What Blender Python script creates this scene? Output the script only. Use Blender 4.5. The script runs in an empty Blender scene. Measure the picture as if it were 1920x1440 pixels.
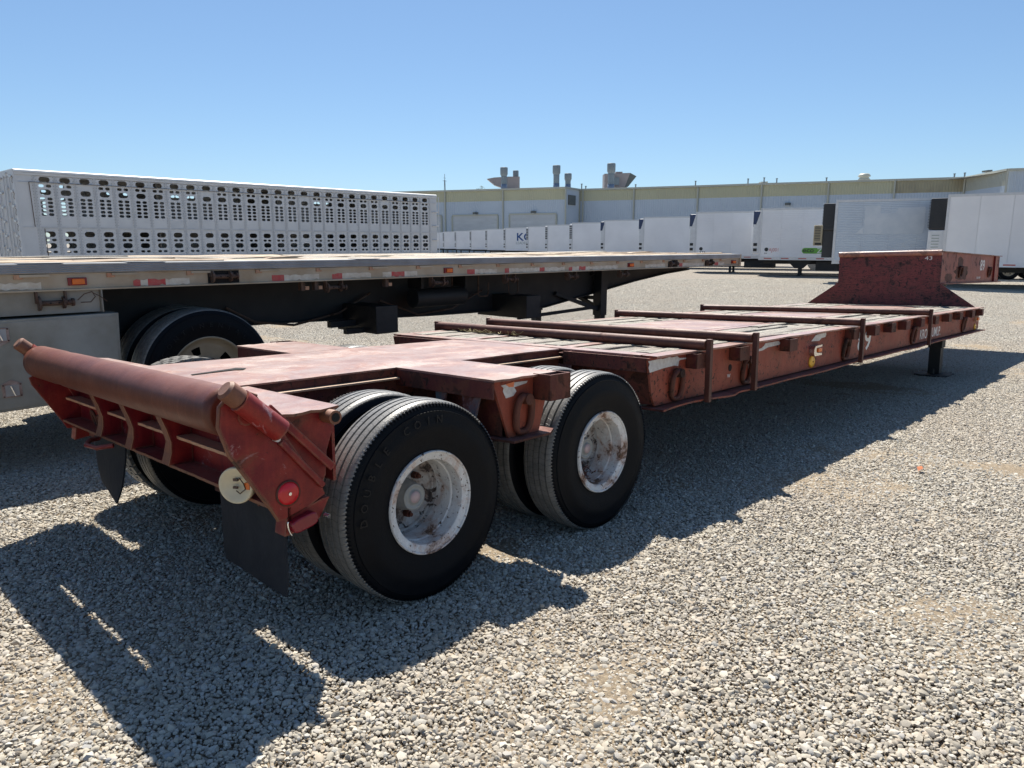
import bpy, bmesh, math, random
import numpy as np
from mathutils import Vector, Matrix, noise as mnoise
random.seed(7)
rad = math.radians
scene = bpy.context.scene
col = scene.collection

# ---------------------------------------------------------------- camera
F_PX = 1375.32                       # focal length in pixels of a 1920 px wide picture
YAW = 0.753975
CAM = Vector((-1.91385, -2.25070, 1.35722))
PITCH = -math.atan((720 - 456) / F_PX)
def cam_axes(yaw, pitch, roll):
    cy, sy, cp, sp = math.cos(yaw), math.sin(yaw), math.cos(pitch), math.sin(pitch)
    F = Vector((cy*cp, sy*cp, sp)); R = Vector((sy, -cy, 0)); U = R.cross(F)
    cr, sr = math.cos(roll), math.sin(roll)
    return cr*R + sr*U, -sr*R + cr*U, F
Rw, Uw, Fw = cam_axes(YAW, PITCH, 0.0)
cam_data = bpy.data.cameras.new('camera'); cam = bpy.data.objects.new('camera', cam_data); col.objects.link(cam)
cam_data.sensor_width = 36; cam_data.lens = F_PX/1920*36; cam_data.clip_end = 4000; cam_data.clip_start = .05
cam.matrix_world = Matrix(((Rw.x, Uw.x, -Fw.x, CAM.x), (Rw.y, Uw.y, -Fw.y, CAM.y), (Rw.z, Uw.z, -Fw.z, CAM.z), (0, 0, 0, 1)))
scene.camera = cam
# the low trailer stands on ground that falls gently away from the camera: frame of that plane
Rn, Un, Fn = cam_axes(YAW, -0.14779633, -0.0021)
A3 = Matrix((Rw, Uw, Fw)).transposed() @ Matrix((Rn, Un, Fn))
TILT = Matrix.Translation(CAM) @ A3.to_4x4() @ Matrix.Translation(-CAM)

# ---------------------------------------------------------------- sun and sky
sun_dir = (A3 @ Vector((.415, .46, 1.0))).normalized()
sun_el = math.asin(sun_dir.z); sun_az = math.atan2(sun_dir.y, sun_dir.x)
world = bpy.data.worlds.new('World'); scene.world = world; world.use_nodes = True
wn = world.node_tree; wn.nodes.clear()
sky = wn.nodes.new('ShaderNodeTexSky'); sky.sky_type = 'NISHITA'; sky.sun_disc = False
sky.sun_elevation = sun_el; sky.sun_rotation = math.pi/2 - sun_az
sky.altitude = 700; sky.air_density = 1.0; sky.dust_density = 0.45; sky.ozone_density = 1.9
bg = wn.nodes.new('ShaderNodeBackground'); bg.inputs[1].default_value = 0.079
wo = wn.nodes.new('ShaderNodeOutputWorld')
hs = wn.nodes.new('ShaderNodeHueSaturation'); hs.inputs['Saturation'].default_value = 1.0; hs.inputs['Value'].default_value = 1.0
gm_ = wn.nodes.new('ShaderNodeGamma'); gm_.inputs[1].default_value = .80
wn.links.new(sky.outputs[0], gm_.inputs[0]); wn.links.new(gm_.outputs[0], hs.inputs['Color']); tn = wn.nodes.new('ShaderNodeMix'); tn.data_type = 'RGBA'; tn.blend_type = 'MULTIPLY'; tn.inputs[0].default_value = 1; tn.inputs[7].default_value = (.79, .985, 1.17, 1)
wn.links.new(hs.outputs[0], tn.inputs[6]); wn.links.new(tn.outputs[2], bg.inputs[0]); wn.links.new(bg.outputs[0], wo.inputs[0])
sl = bpy.data.lights.new('sun', 'SUN'); sl.energy = 4.5; sl.angle = rad(.5); sl.color = (1, .945, .85)
so = bpy.data.objects.new('sun', sl); col.objects.link(so)
so.rotation_euler = sun_dir.to_track_quat('Z', 'Y').to_euler(); so.location = (0, 0, 20)
scene.view_settings.view_transform = 'Standard'; scene.view_settings.look = 'None'
scene.view_settings.exposure = 0.92; scene.view_settings.gamma = 1
scene.view_settings.use_curve_mapping = False

# ---------------------------------------------------------------- materials
def newmat(name):
    m = bpy.data.materials.new(name); m.use_nodes = True
    nt = m.node_tree; b = nt.nodes['Principled BSDF']
    return m, nt, b
class NB:
    """little node-building helper"""
    def __init__(s, nt): s.nt = nt
    def n(s, t, **k):
        o = s.nt.nodes.new(t)
        for a, v in k.items(): setattr(o, a, v)
        return o
    def L(s, a, b): s.nt.links.new(a, b)
    def coord(s, shared=False, which='Object'):
        tc = s.n('ShaderNodeTexCoord').outputs[which]
        if not shared: return tc
        oi = s.n('ShaderNodeObjectInfo'); mu = s.n('ShaderNodeMath', operation='MULTIPLY'); mu.inputs[1].default_value = 37.0
        s.L(oi.outputs['Random'], mu.inputs[0])
        ad = s.n('ShaderNodeVectorMath', operation='ADD'); s.L(tc, ad.inputs[0]); s.L(mu.outputs[0], ad.inputs[1])
        return ad.outputs[0]
    def noise(s, vec, scale, detail=5, rough=.55, stretch=None, dist=0):
        if stretch:
            mp = s.n('ShaderNodeMapping'); mp.inputs['Scale'].default_value = stretch; s.L(vec, mp.inputs[0]); vec = mp.outputs[0]
        n = s.n('ShaderNodeTexNoise'); n.inputs['Scale'].default_value = scale; n.inputs['Detail'].default_value = detail
        n.inputs['Roughness'].default_value = rough; n.inputs['Distortion'].default_value = dist
        s.L(vec, n.inputs['Vector']); return n.outputs['Fac']
    def ramp(s, fac, a, b):
        r = s.n('ShaderNodeMapRange'); r.inputs['From Min'].default_value = a; r.inputs['From Max'].default_value = b
        s.L(fac, r.inputs['Value']); return r.outputs[0]
    def mix(s, fac, c1, c2):
        m = s.n('ShaderNodeMix', data_type='RGBA')
        if isinstance(fac, (int, float)): m.inputs['Factor'].default_value = fac
        else: s.L(fac, m.inputs['Factor'])
        for i, c in ((6, c1), (7, c2)):
            if isinstance(c, (tuple, list)): m.inputs[i].default_value = (*c[:3], 1)
            else: s.L(c, m.inputs[i])
        return m.outputs[2]
    def math(s, op, a, b=None):
        m = s.n('ShaderNodeMath', operation=op)
        for i, v in enumerate((a, b)):
            if v is None: continue
            if isinstance(v, (int, float)): m.inputs[i].default_value = v
            else: s.L(v, m.inputs[i])
        return m.outputs[0]
    def bump(s, h, strength, dist, bsdf, prev=None):
        b = s.n('ShaderNodeBump'); b.inputs['Strength'].default_value = strength; b.inputs['Distance'].default_value = dist
        s.L(h, b.inputs['Height'])
        if prev: s.L(prev, b.inputs['Normal'])
        s.L(b.outputs[0], bsdf.inputs['Normal']); return b.outputs[0]

def plain(name, c, rough=.5, metal=0., var=.15, scale=6, spec=.5, shared=True, bump=0.0, c2=None, bscale=80):
    m, nt, b = newmat(name); g = NB(nt)
    v = g.coord(shared); f = g.ramp(g.noise(v, scale, 6, .6), .3, .7)
    dark = tuple(x*(1-var) for x in c) if c2 is None else c2
    g.L(g.mix(f, dark, c), b.inputs['Base Color'])
    b.inputs['Metallic'].default_value = metal; b.inputs['Specular IOR Level'].default_value = spec
    g.L(g.math('ADD', g.math('MULTIPLY', g.noise(v, scale*2.3, 4), .2), rough-.1), b.inputs['Roughness'])
    if bump: g.bump(g.noise(v, bscale, 4), bump, .004, b)
    return m

def paint(name, c1, c2, rust=(.06, .022, .014), rust_t=.60, chip_t=.66, chip_scale=38, dust=None, dust_amt=0., rough=.55,
          scale=1.3, shared=False, primer=None, scratch=0., spec=.5, chip_mask=.46, rust_scale=4.5, edge=None, sharp=.15, primer_t=.63):
    m, nt, b = newmat(name); g = NB(nt); v = g.coord(shared)
    base = g.mix(g.ramp(g.noise(v, scale, 8, .62, dist=.4), .5-sharp, .5+sharp), c1, c2)
    base = g.mix(g.math('MULTIPLY', g.ramp(g.noise(v, 150, 4, .8), .42, .68), .30), base, tuple(x*.5 for x in c1))
    base = g.mix(g.math('MULTIPLY', g.ramp(g.noise(v, 230, 2, .6), .58, .7), .25), base, tuple(min(1, x*1.7+.008) for x in c2))
    # fine mottling and vertical run marks
    base = g.mix(g.math('MULTIPLY', g.ramp(g.noise(v, 22, 6, .7), .45, .75), .35), base, tuple(x*.62 for x in c1))
    base = g.mix(g.math('MULTIPLY', g.ramp(g.noise(v, 9, 4, .6, stretch=(3.5, 3.5, .25)), .5, .8), .4), base, tuple(min(1, x*1.5+.004) for x in c2))
    if primer:
        base = g.mix(g.ramp(g.noise(v, 4.5, 9, .74, dist=1.4), primer_t, primer_t+.08), base, primer)
    big = g.noise(v, rust_scale, 12, .68, dist=.3)
    rm = g.ramp(big, rust_t, rust_t+.05)
    halo = g.math('MULTIPLY', g.ramp(big, rust_t-.09, rust_t+.02), .55)
    base = g.mix(halo, base, (rust[0]*2.6, rust[1]*2.2, rust[2]*1.6))
    base = g.mix(rm, base, rust)
    chips = g.math('MULTIPLY', g.ramp(g.noise(v, chip_scale, 5, .6, dist=.6), chip_t, chip_t+.03), g.ramp(g.noise(v, 2.1, 4, .6), chip_mask, chip_mask+.06))
    base = g.mix(chips, base, tuple(x*.55 for x in rust))
    if scratch:
        sc = g.ramp(g.noise(v, 14, 10, .8, stretch=(1.6, .7, 3.5), dist=1.5), .62-.12*scratch, .66-.1*scratch)
        base = g.mix(sc, base, tuple(x*.35 for x in rust))
        s2 = g.ramp(g.noise(v, 40, 8, .8, stretch=(.5, 1, 2)), .70, .74)
        base = g.mix(g.math('MULTIPLY', s2, .5), base, (.42, .33, .33))
    if edge:
        bv = g.n('ShaderNodeBevel', samples=4); bv.inputs['Radius'].default_value = .014
        ge = g.n('ShaderNodeNewGeometry'); dt = g.n('ShaderNodeVectorMath', operation='DOT_PRODUCT'); g.L(bv.outputs[0], dt.inputs[0]); g.L(ge.outputs['Normal'], dt.inputs[1])
        em = g.ramp(g.math('SUBTRACT', 1.0, dt.outputs['Value']), .004, .09)
        em = g.math('MULTIPLY', em, g.ramp(g.noise(v, 16, 7, .75), .40, .56))
        base = g.mix(em, base, edge)
    if dust:
        gm = g.n('ShaderNodeNewGeometry'); sx = g.n('ShaderNodeSeparateXYZ'); g.L(gm.outputs['Normal'], sx.inputs[0])
        up = g.ramp(sx.outputs['Z'], .3, .95)
        dn = g.ramp(g.noise(v, 3.4, 14, .80, dist=1.0), .30, .66)
        base = g.mix(g.math('MULTIPLY', g.math('MULTIPLY', up, dn), dust_amt), base, dust)
    g.L(base, b.inputs['Base Color'])
    rr = g.math('ADD', g.math('MULTIPLY', rm, .25), rough)
    rr = g.math('ADD', rr, g.math('MULTIPLY', g.math('SUBTRACT', g.noise(v, 7, 6), .5), .25))
    g.L(rr, b.inputs['Roughness']); b.inputs['Specular IOR Level'].default_value = spec
    h = g.math('ADD', g.math('MULTIPLY', rm, -.6), g.math('MULTIPLY', chips, -1.0))
    h = g.math('ADD', h, g.math('MULTIPLY', g.noise(v, 90, 5, .7), .5))
    h = g.math('ADD', h, g.math('MULTIPLY', g.noise(v, 1.8, 3), 2.5))
    g.bump(h, .55, .0035, b)
    return m

M = {}
DUST_GLARE = (.43, .36, .33)
M['red_side'] = paint('faded_red_paint', (.225, .040, .021), (.28, .070, .040), rust_t=.635, chip_t=.575, chip_mask=.44, dust=(.25, .12, .10), dust_amt=.7, rough=.55, spec=.3, edge=(.12, .05, .035), sharp=.12)
M['red_tail'] = paint('crimson_paint', (.145, .0050, .011), (.225, .018, .014), rust_t=.64, chip_t=.66, chip_scale=30, dust=(.36, .17, .13), dust_amt=.85, rough=.40, scale=2.6, primer=(.42, .28, .29), spec=.3, edge=(.20, .09, .055), sharp=.05, primer_t=.60)
M['red_top'] = paint('dusty_glare_red_plate', (.24, .10, .082), (.33, .165, .135), rust=(.19, .095, .07), rust_t=.545, chip_t=.68, dust=DUST_GLARE, dust_amt=.85, rough=.36, scale=1.1, rust_scale=3.0)  # pinkish from dust, with grazing sun glare put into the colour
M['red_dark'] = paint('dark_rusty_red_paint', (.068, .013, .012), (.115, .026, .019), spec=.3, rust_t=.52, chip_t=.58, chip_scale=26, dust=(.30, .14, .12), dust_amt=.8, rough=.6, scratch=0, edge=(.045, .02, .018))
M['riser'] = paint('scraped_maroon_paint', (.145, .022, .022), (.20, .038, .032), rust=(.030, .012, .012), rust_t=.58, chip_t=.60, chip_scale=24, chip_mask=.40, dust=(.50, .36, .33), dust_amt=.8, rough=.5, scratch=.85, rust_scale=5, edge=(.05, .02, .018))
M['nose'] = paint('nose_red_paint', (.26, .06, .038), (.34, .10, .055), rust=(.06, .02, .02), rust_t=.585, chip_t=.62, dust=(.42, .26, .24), dust_amt=.8, rough=.55, rust_scale=3.2, edge=(.10, .045, .035))
M['roller'] = paint('smooth_brown_rust', (.105, .028, .014), (.165, .050, .024), spec=.35, rust=(.08, .028, .02), rust_t=.66, chip_t=.74, dust=(.25, .12, .09), dust_amt=.6, rough=.42, scale=3)
M['pipe'] = paint('rusty_pipe', (.070, .024, .018), (.105, .040, .029), spec=.3, rust=(.045, .018, .015), rust_t=.60, chip_t=.62, chip_scale=60, dust=(.34, .20, .16), dust_amt=.75, rough=.5, scale=5, shared=True)
M['ring'] = paint('rusty_ring', (.075, .024, .016), (.12, .038, .025), spec=.3, rust=(.035, .018, .013), rust_t=.56, chip_t=.6, rough=.65, scale=9, shared=True)
M['edge_rust'] = paint('rusted_edge', (.13, .045, .024), (.20, .075, .038), rust=(.07, .035, .02), rust_t=.60, chip_t=.64, dust=(.46, .30, .22), dust_amt=.8, rough=.55, scale=7)
M['tan_lit_rust'] = paint('worn_lit_edge', (.40, .22, .13), (.52, .30, .18), rust=(.20, .08, .05), rust_t=.62, chip_t=.66, dust=(.60, .46, .32), dust_amt=.9, rough=.5, scale=6)  # worn rust tone, paled in colour for glare on strips and shelf
M['blue'] = paint('blue_grey_paint', (.045, .085, .12), (.07, .12, .16), rust=(.10, .03, .025), rust_t=.50, chip_t=.6, rough=.6, scale=4)
M['rim'] = paint('chipped_white_paint', (.60, .59, .565), (.72, .71, .69), rust=(.15, .075, .04), rust_t=.590, chip_t=.61, chip_scale=50, chip_mask=.38, rough=.45, scale=3, shared=True, rust_scale=7)
M['rim_in'] = paint('flaking_shaded_rim_centre', (.36, .34, .32), (.46, .45, .44), rust=(.085, .062, .055), rust_t=.545, chip_t=.55, chip_scale=24, chip_mask=.30, rough=.55, scale=3, shared=True, rust_scale=9)  # greyer than the lip: flaking paint, with recess shade put into the colour
M['white'] = plain('white_print', (.78, .77, .74), .6, var=.2, scale=30)
M['hub'] = plain('hub_grey', (.34, .345, .33), .45, var=.3)
M['hubcap'] = plain('hubcap_glass', (.48, .36, .36), .3)
M['chrome'] = plain('chrome', (.75, .75, .75), .25, metal=1)
M['amber'] = plain('amber_lens', (.85, .17, .015), .25, var=.35)
M['yellow'] = plain('yellow_reflector', (.80, .42, .02), .3)
M['redlens'] = plain('red_lens', (.58, .012, .018), .2, var=.25, scale=12)
M['redlens_dark'] = plain('dark_red_lens', (.22, .008, .02), .22, var=.3)
M['cream'] = plain('cream_plastic', (.66, .58, .40), .4, c2=(.55, .48, .33), scale=14)
M['black'] = plain('black_steel', (.016, .017, .019), .6, var=.4, bump=.3, scale=3)
M['blackbox'] = plain('black_box', (.022, .020, .019), .6, var=.5, scale=9, bump=.3)
M['dark_bore'] = plain('dark_bore', (.008, .007, .007), .9)
M['tape_red'] = plain('red_tape', (.50, .03, .035), .4, c2=(.42, .12, .10), scale=26)
M['tape_white'] = plain('white_tape', (.66, .63, .54), .4, c2=(.50, .43, .33), scale=18)
M['silver_tape'] = plain('silver_tape', (.60, .60, .58), .35, c2=(.42, .38, .36), scale=40)
M['orange_tape'] = plain('orange_tape', (.72, .20, .08), .4)
M['flap'] = plain('rubber_flap', (.010, .013, .018), .75, spec=.25, c2=(.018, .021, .027), scale=9, bump=.5, bscale=30)
M['plate_white'] = plain('plate_white', (.70, .72, .70), .4, var=.15)
M['ink'] = plain('black_ink', (.02, .025, .03), .5)
M['alu'] = plain('weathered_aluminium', (.40, .40, .40), .45, metal=.35, c2=(.30, .295, .28), scale=5, bump=.15, bscale=18)
M['alu_side'] = plain('stained_aluminium', (.50, .44, .34), .55, metal=.1, c2=(.33, .25, .16), scale=2.6, bump=.2)
M['alu_box'] = plain('stained_box_panel', (.34, .33, .295), .6, metal=.1, c2=(.20, .18, .14), scale=2.4, bump=.2)
M['steel_lock'] = plain('worn_latch', (.42, .34, .31), .45, metal=.5, c2=(.25, .17, .14), scale=30)
M['winch'] = paint('rusty_winch', (.07, .045, .035), (.11, .07, .05), rust=(.04, .02, .013), rust_t=.55, chip_t=.6, rough=.7, scale=12, shared=True)
M['wheel_cream'] = plain('cream_wheel', (.36, .30, .21), .55, c2=(.27, .22, .15), scale=8)
M['live'] = plain('dull_aluminium', (.60, .61, .63), .45, metal=.1, c2=(.50, .515, .54), scale=1.3, bump=.1, bscale=12)
M['live_white'] = plain('bright_top_rail', (.82, .81, .78), .4)
M['live_dark'] = plain('livestock_interior', (.16, .15, .135), .8)
M['van_white'] = plain('white_van_skin', (.79, .80, .82), .4, c2=(.69, .70, .72), scale=.5)
M['van_alu'] = plain('fluted_van_skin', (.54, .60, .67), .38, metal=.2, c2=(.46, .52, .60), scale=.7)
M['van_trim'] = plain('van_trim', (.60, .61, .63), .4, metal=.3)
M['decal'] = plain('decal_residue', (.62, .66, .70), .6, c2=(.50, .56, .62), scale=1.5)
M['reefer_white'] = plain('reefer_white', (.66, .68, .70), .45)
M['reefer_black'] = plain('reefer_black', (.022, .024, .03), .5)
M['reefer_blue'] = plain('reefer_blue', (.02, .04, .11), .4)
M['reefer_tan'] = plain('reefer_tan', (.36, .31, .21), .6)
M['green'] = plain('green_print', (.12, .36, .05), .5)
M['navy'] = plain('navy_print', (.01, .07, .24), .5)
M['grey_print'] = plain('grey_print', (.28, .34, .33), .5)
M['pink_print'] = plain('pink_print', (.55, .16, .14), .5)
M['wall_blue'] = plain('pale_blue_cladding', (.54, .60, .66), .5, c2=(.48, .54, .60), scale=.12)
M['wall_olive'] = plain('olive_cladding', (.56, .54, .37), .55, c2=(.48, .465, .32), scale=.12)
M['wall_dark'] = plain('brown_streaked_cladding', (.44, .40, .26), .6, c2=(.33, .29, .20), scale=.3)
M['trim'] = plain('wall_trim', (.50, .50, .42), .5)
M['roof'] = plain('roof_sheet', (.45, .45, .43), .6)
M['door_white'] = plain('door_white', (.55, .57, .58), .5, scale=.3)
M['stack'] = plain('stack_metal', (.22, .26, .285), .5, metal=.2, scale=.6)
M['stack_base'] = plain('stack_base_blue', (.16, .21, .30), .6)
M['unit'] = plain('rooftop_unit', (.36, .31, .30), .6, scale=.5)
M['louver'] = plain('louver_dark', (.14, .15, .14), .7)
M['leafo'] = plain('dry_orange_leaf', (.50, .14, .04), .7)
M['foliage'] = plain('distant_foliage', (.06, .085, .05), .8)
M['straw'] = plain('dry_straw', (.48, .40, .20), .8)

def rubber(name, sipes, dust_glare_r, lug=False):
    m, nt, b = newmat(name); g = NB(nt); v = g.coord()
    sx = g.n('ShaderNodeSeparateXYZ'); g.L(v, sx.inputs[0])
    ang = g.math('ARCTAN2', sx.outputs['Z'], sx.outputs['X'])
    r2 = g.math('SQRT', g.math('ADD', g.math('MULTIPLY', sx.outputs['X'], sx.outputs['X']), g.math('MULTIPLY', sx.outputs['Z'], sx.outputs['Z'])))
    tread = g.ramp(r2, dust_glare_r-.0112, dust_glare_r-.0088)
    zig = g.math('MULTIPLY', g.math('SINE', g.math('MULTIPLY', sx.outputs['Y'], 95)), .16)
    ph = g.math('FRACT', g.math('ADD', g.math('MULTIPLY', ang, sipes/math.tau), zig))
    line = g.math('MULTIPLY', g.math('LESS_THAN', ph, .065), tread)
    n1 = g.ramp(g.noise(v, 9, 8, .7), .3, .75)
    side = g.mix(n1, (.0022, .003, .0048), (.0055, .0068, .0095))
    # scuffed streaks round the sidewall
    side = g.mix(g.math('MULTIPLY', g.ramp(g.noise(v, 26, 8, .8), .62, .78), .25), side, (.03, .028, .026))
    tr = g.mix(g.ramp(g.noise(v, 16, 8, .7), .3, .7), (.13, .125, .115), (.25, .24, .22))  # tread greyed by dust, with sun glare put into the colour
    tr = g.mix(g.math('MULTIPLY', line, .65), tr, (.02, .02, .02))
    c = g.mix(tread, side, tr)
    g.L(c, b.inputs['Base Color'])
    g.L(g.math('ADD', g.math('MULTIPLY', tread, -.10), g.math('ADD', g.math('MULTIPLY', n1, .12), .46)), b.inputs['Roughness'])
    g.L(g.math('ADD', g.math('MULTIPLY', tread, .42), .12), b.inputs['Specular IOR Level'])
    h = g.math('ADD', g.math('MULTIPLY', line, -3.0), g.math('MULTIPLY', g.noise(v, 120, 4, .7), .35))
    rings = g.math('MULTIPLY', g.math('SINE', g.math('MULTIPLY', r2, 420)), .02)
    g.bump(g.math('ADD', h, rings), .8, .004, b)
    return m
M['tyre'] = rubber('tyre_rubber', 92, .4235)
M['tyre_big'] = rubber('tyre_rubber_dusty_glare', 80, .518)
M['tyre_txt'] = plain('raised_rubber', (.0075, .009, .012), .4, scale=20, spec=.2)

def wood(name):
    m, nt, b = newmat(name); g = NB(nt); v = g.coord(True)
    grain = g.noise(v, 30, 9, .75, stretch=(.10, 2.2, 1), dist=.5)
    big = g.noise(v, 3, 5, .6, stretch=(.4, 2, 1))
    c = g.mix(g.ramp(grain, .38, .64), (.10, .085, .075), (.54, .50, .405))
    c = g.mix(g.ramp(big, .52, .72), c, (.27, .19, .16))
    c = g.mix(g.ramp(g.noise(v, 46, 6, .7, stretch=(.12, 2.5, 1)), .56, .61), c, (.025, .02, .02))
    g.L(c, b.inputs['Base Color']); b.inputs['Roughness'].default_value = .62
    g.bump(g.math('ADD', g.math('MULTIPLY', grain, 2), g.noise(v, 70, 5, .7)), 1.0, .006, b)
    return m
M['wood'] = wood('weathered_plank')
def wood2(name):
    m, nt, b = newmat(name); g = NB(nt); v = g.coord(True)
    c = g.mix(g.ramp(g.noise(v, 9, 8, .7, stretch=(.4, 2, 1)), .35, .65), (.20, .12, .08), (.58, .48, .34))
    g.L(c, b.inputs['Base Color']); b.inputs['Roughness'].default_value = .8
    g.bump(g.noise(v, 30, 6, .7, stretch=(.2, 2, 1)), 1.0, .006, b)
    return m
M['wood_tan'] = wood2('splintered_tan_plank')

def gravel_mats():
    # stones: one colour per stone
    m, nt, b = newmat('gravel_stone'); g = NB(nt)
    gm = g.n('ShaderNodeNewGeometry'); r = gm.outputs['Random Per Island']
    cr = g.n('ShaderNodeValToRGB'); g.L(r, cr.inputs[0])
    e = cr.color_ramp.elements
    stops = [(0, (.15, .14, .12)), (.10, (.29, .265, .215)), (.3, (.40, .365, .295)), (.55, (.48, .44, .355)), (.74, (.50, .47, .42)), (.86, (.43, .35, .25)), (.93, (.63, .60, .515)), (1, (.27, .28, .29))]
    e[0].position = 0; e[0].color = (*stops[0][1], 1); e[1].position = 1; e[1].color = (*stops[-1][1], 1)
    for p, c in stops[1:-1]:
        x = e.new(p); x.color = (*c, 1)
    wc = g.n('ShaderNodeNewGeometry').outputs['Position']
    pn = g.ramp(g.noise(wc, .55, 5, .6), .35, .7)
    c = g.mix(g.math('MULTIPLY', pn, .38), cr.outputs[0], (.36, .29, .22))
    c = g.mix(g.math('MULTIPLY', g.ramp(g.noise(wc, 90, 4, .7), .4, .7), .3), c, (.30, .27, .24))
    g.L(c, b.inputs['Base Color']); b.inputs['Roughness'].default_value = .72; b.inputs['Specular IOR Level'].default_value = .35
    g.bump(g.noise(wc, 260, 4, .7), .5, .0015, b)
    M['stone'] = m
    # ground under and beyond them
    m, nt, b = newmat('gravel_ground'); g = NB(nt)
    wc = g.n('ShaderNodeNewGeometry').outputs['Position']
    vo = g.n('ShaderNodeTexVoronoi'); vo.inputs['Scale'].default_value = 34; g.L(wc, vo.inputs['Vector'])
    sp = g.n('ShaderNodeSeparateColor'); g.L(vo.outputs['Color'], sp.inputs[0])
    st = g.mix(sp.outputs[0], (.18, .16, .13), (.45, .41, .35))
    gap = g.ramp(vo.outputs['Distance'], .35, .62)
    far = g.mix(g.math('MULTIPLY', gap, .55), st, (.13, .11, .095))
    far = g.mix(g.math('MULTIPLY', g.ramp(g.noise(wc, .22, 6, .65, stretch=(1, .35, 1)), .45, .68), .45), far, (.30, .255, .21))
    fine = g.mix(g.ramp(g.noise(wc, 60, 8, .75), .35, .65), (.12, .092, .066), (.40, .32, .22))
    cd = g.n('ShaderNodeVectorMath', operation='DISTANCE'); g.L(wc, cd.inputs[0]); cd.inputs[1].default_value = (-1.9, -2.25, 0)
    k = g.ramp(cd.outputs['Value'], 30, 42)
    g.L(g.mix(k, fine, far), b.inputs['Base Color']); b.inputs['Roughness'].default_value = .85
    b.inputs['Specular IOR Level'].default_value = .25
    h = g.math('ADD', g.math('MULTIPLY', vo.outputs['Distance'], -1.2), g.math('MULTIPLY', g.noise(wc, 7, 6, .7), 1.2))
    h = g.math('ADD', g.math('MULTIPLY', h, k), g.math('MULTIPLY', g.noise(wc, 150, 5, .8), .3))
    g.bump(h, .9, .022, b)
    M['ground'] = m
gravel_mats()

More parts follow.
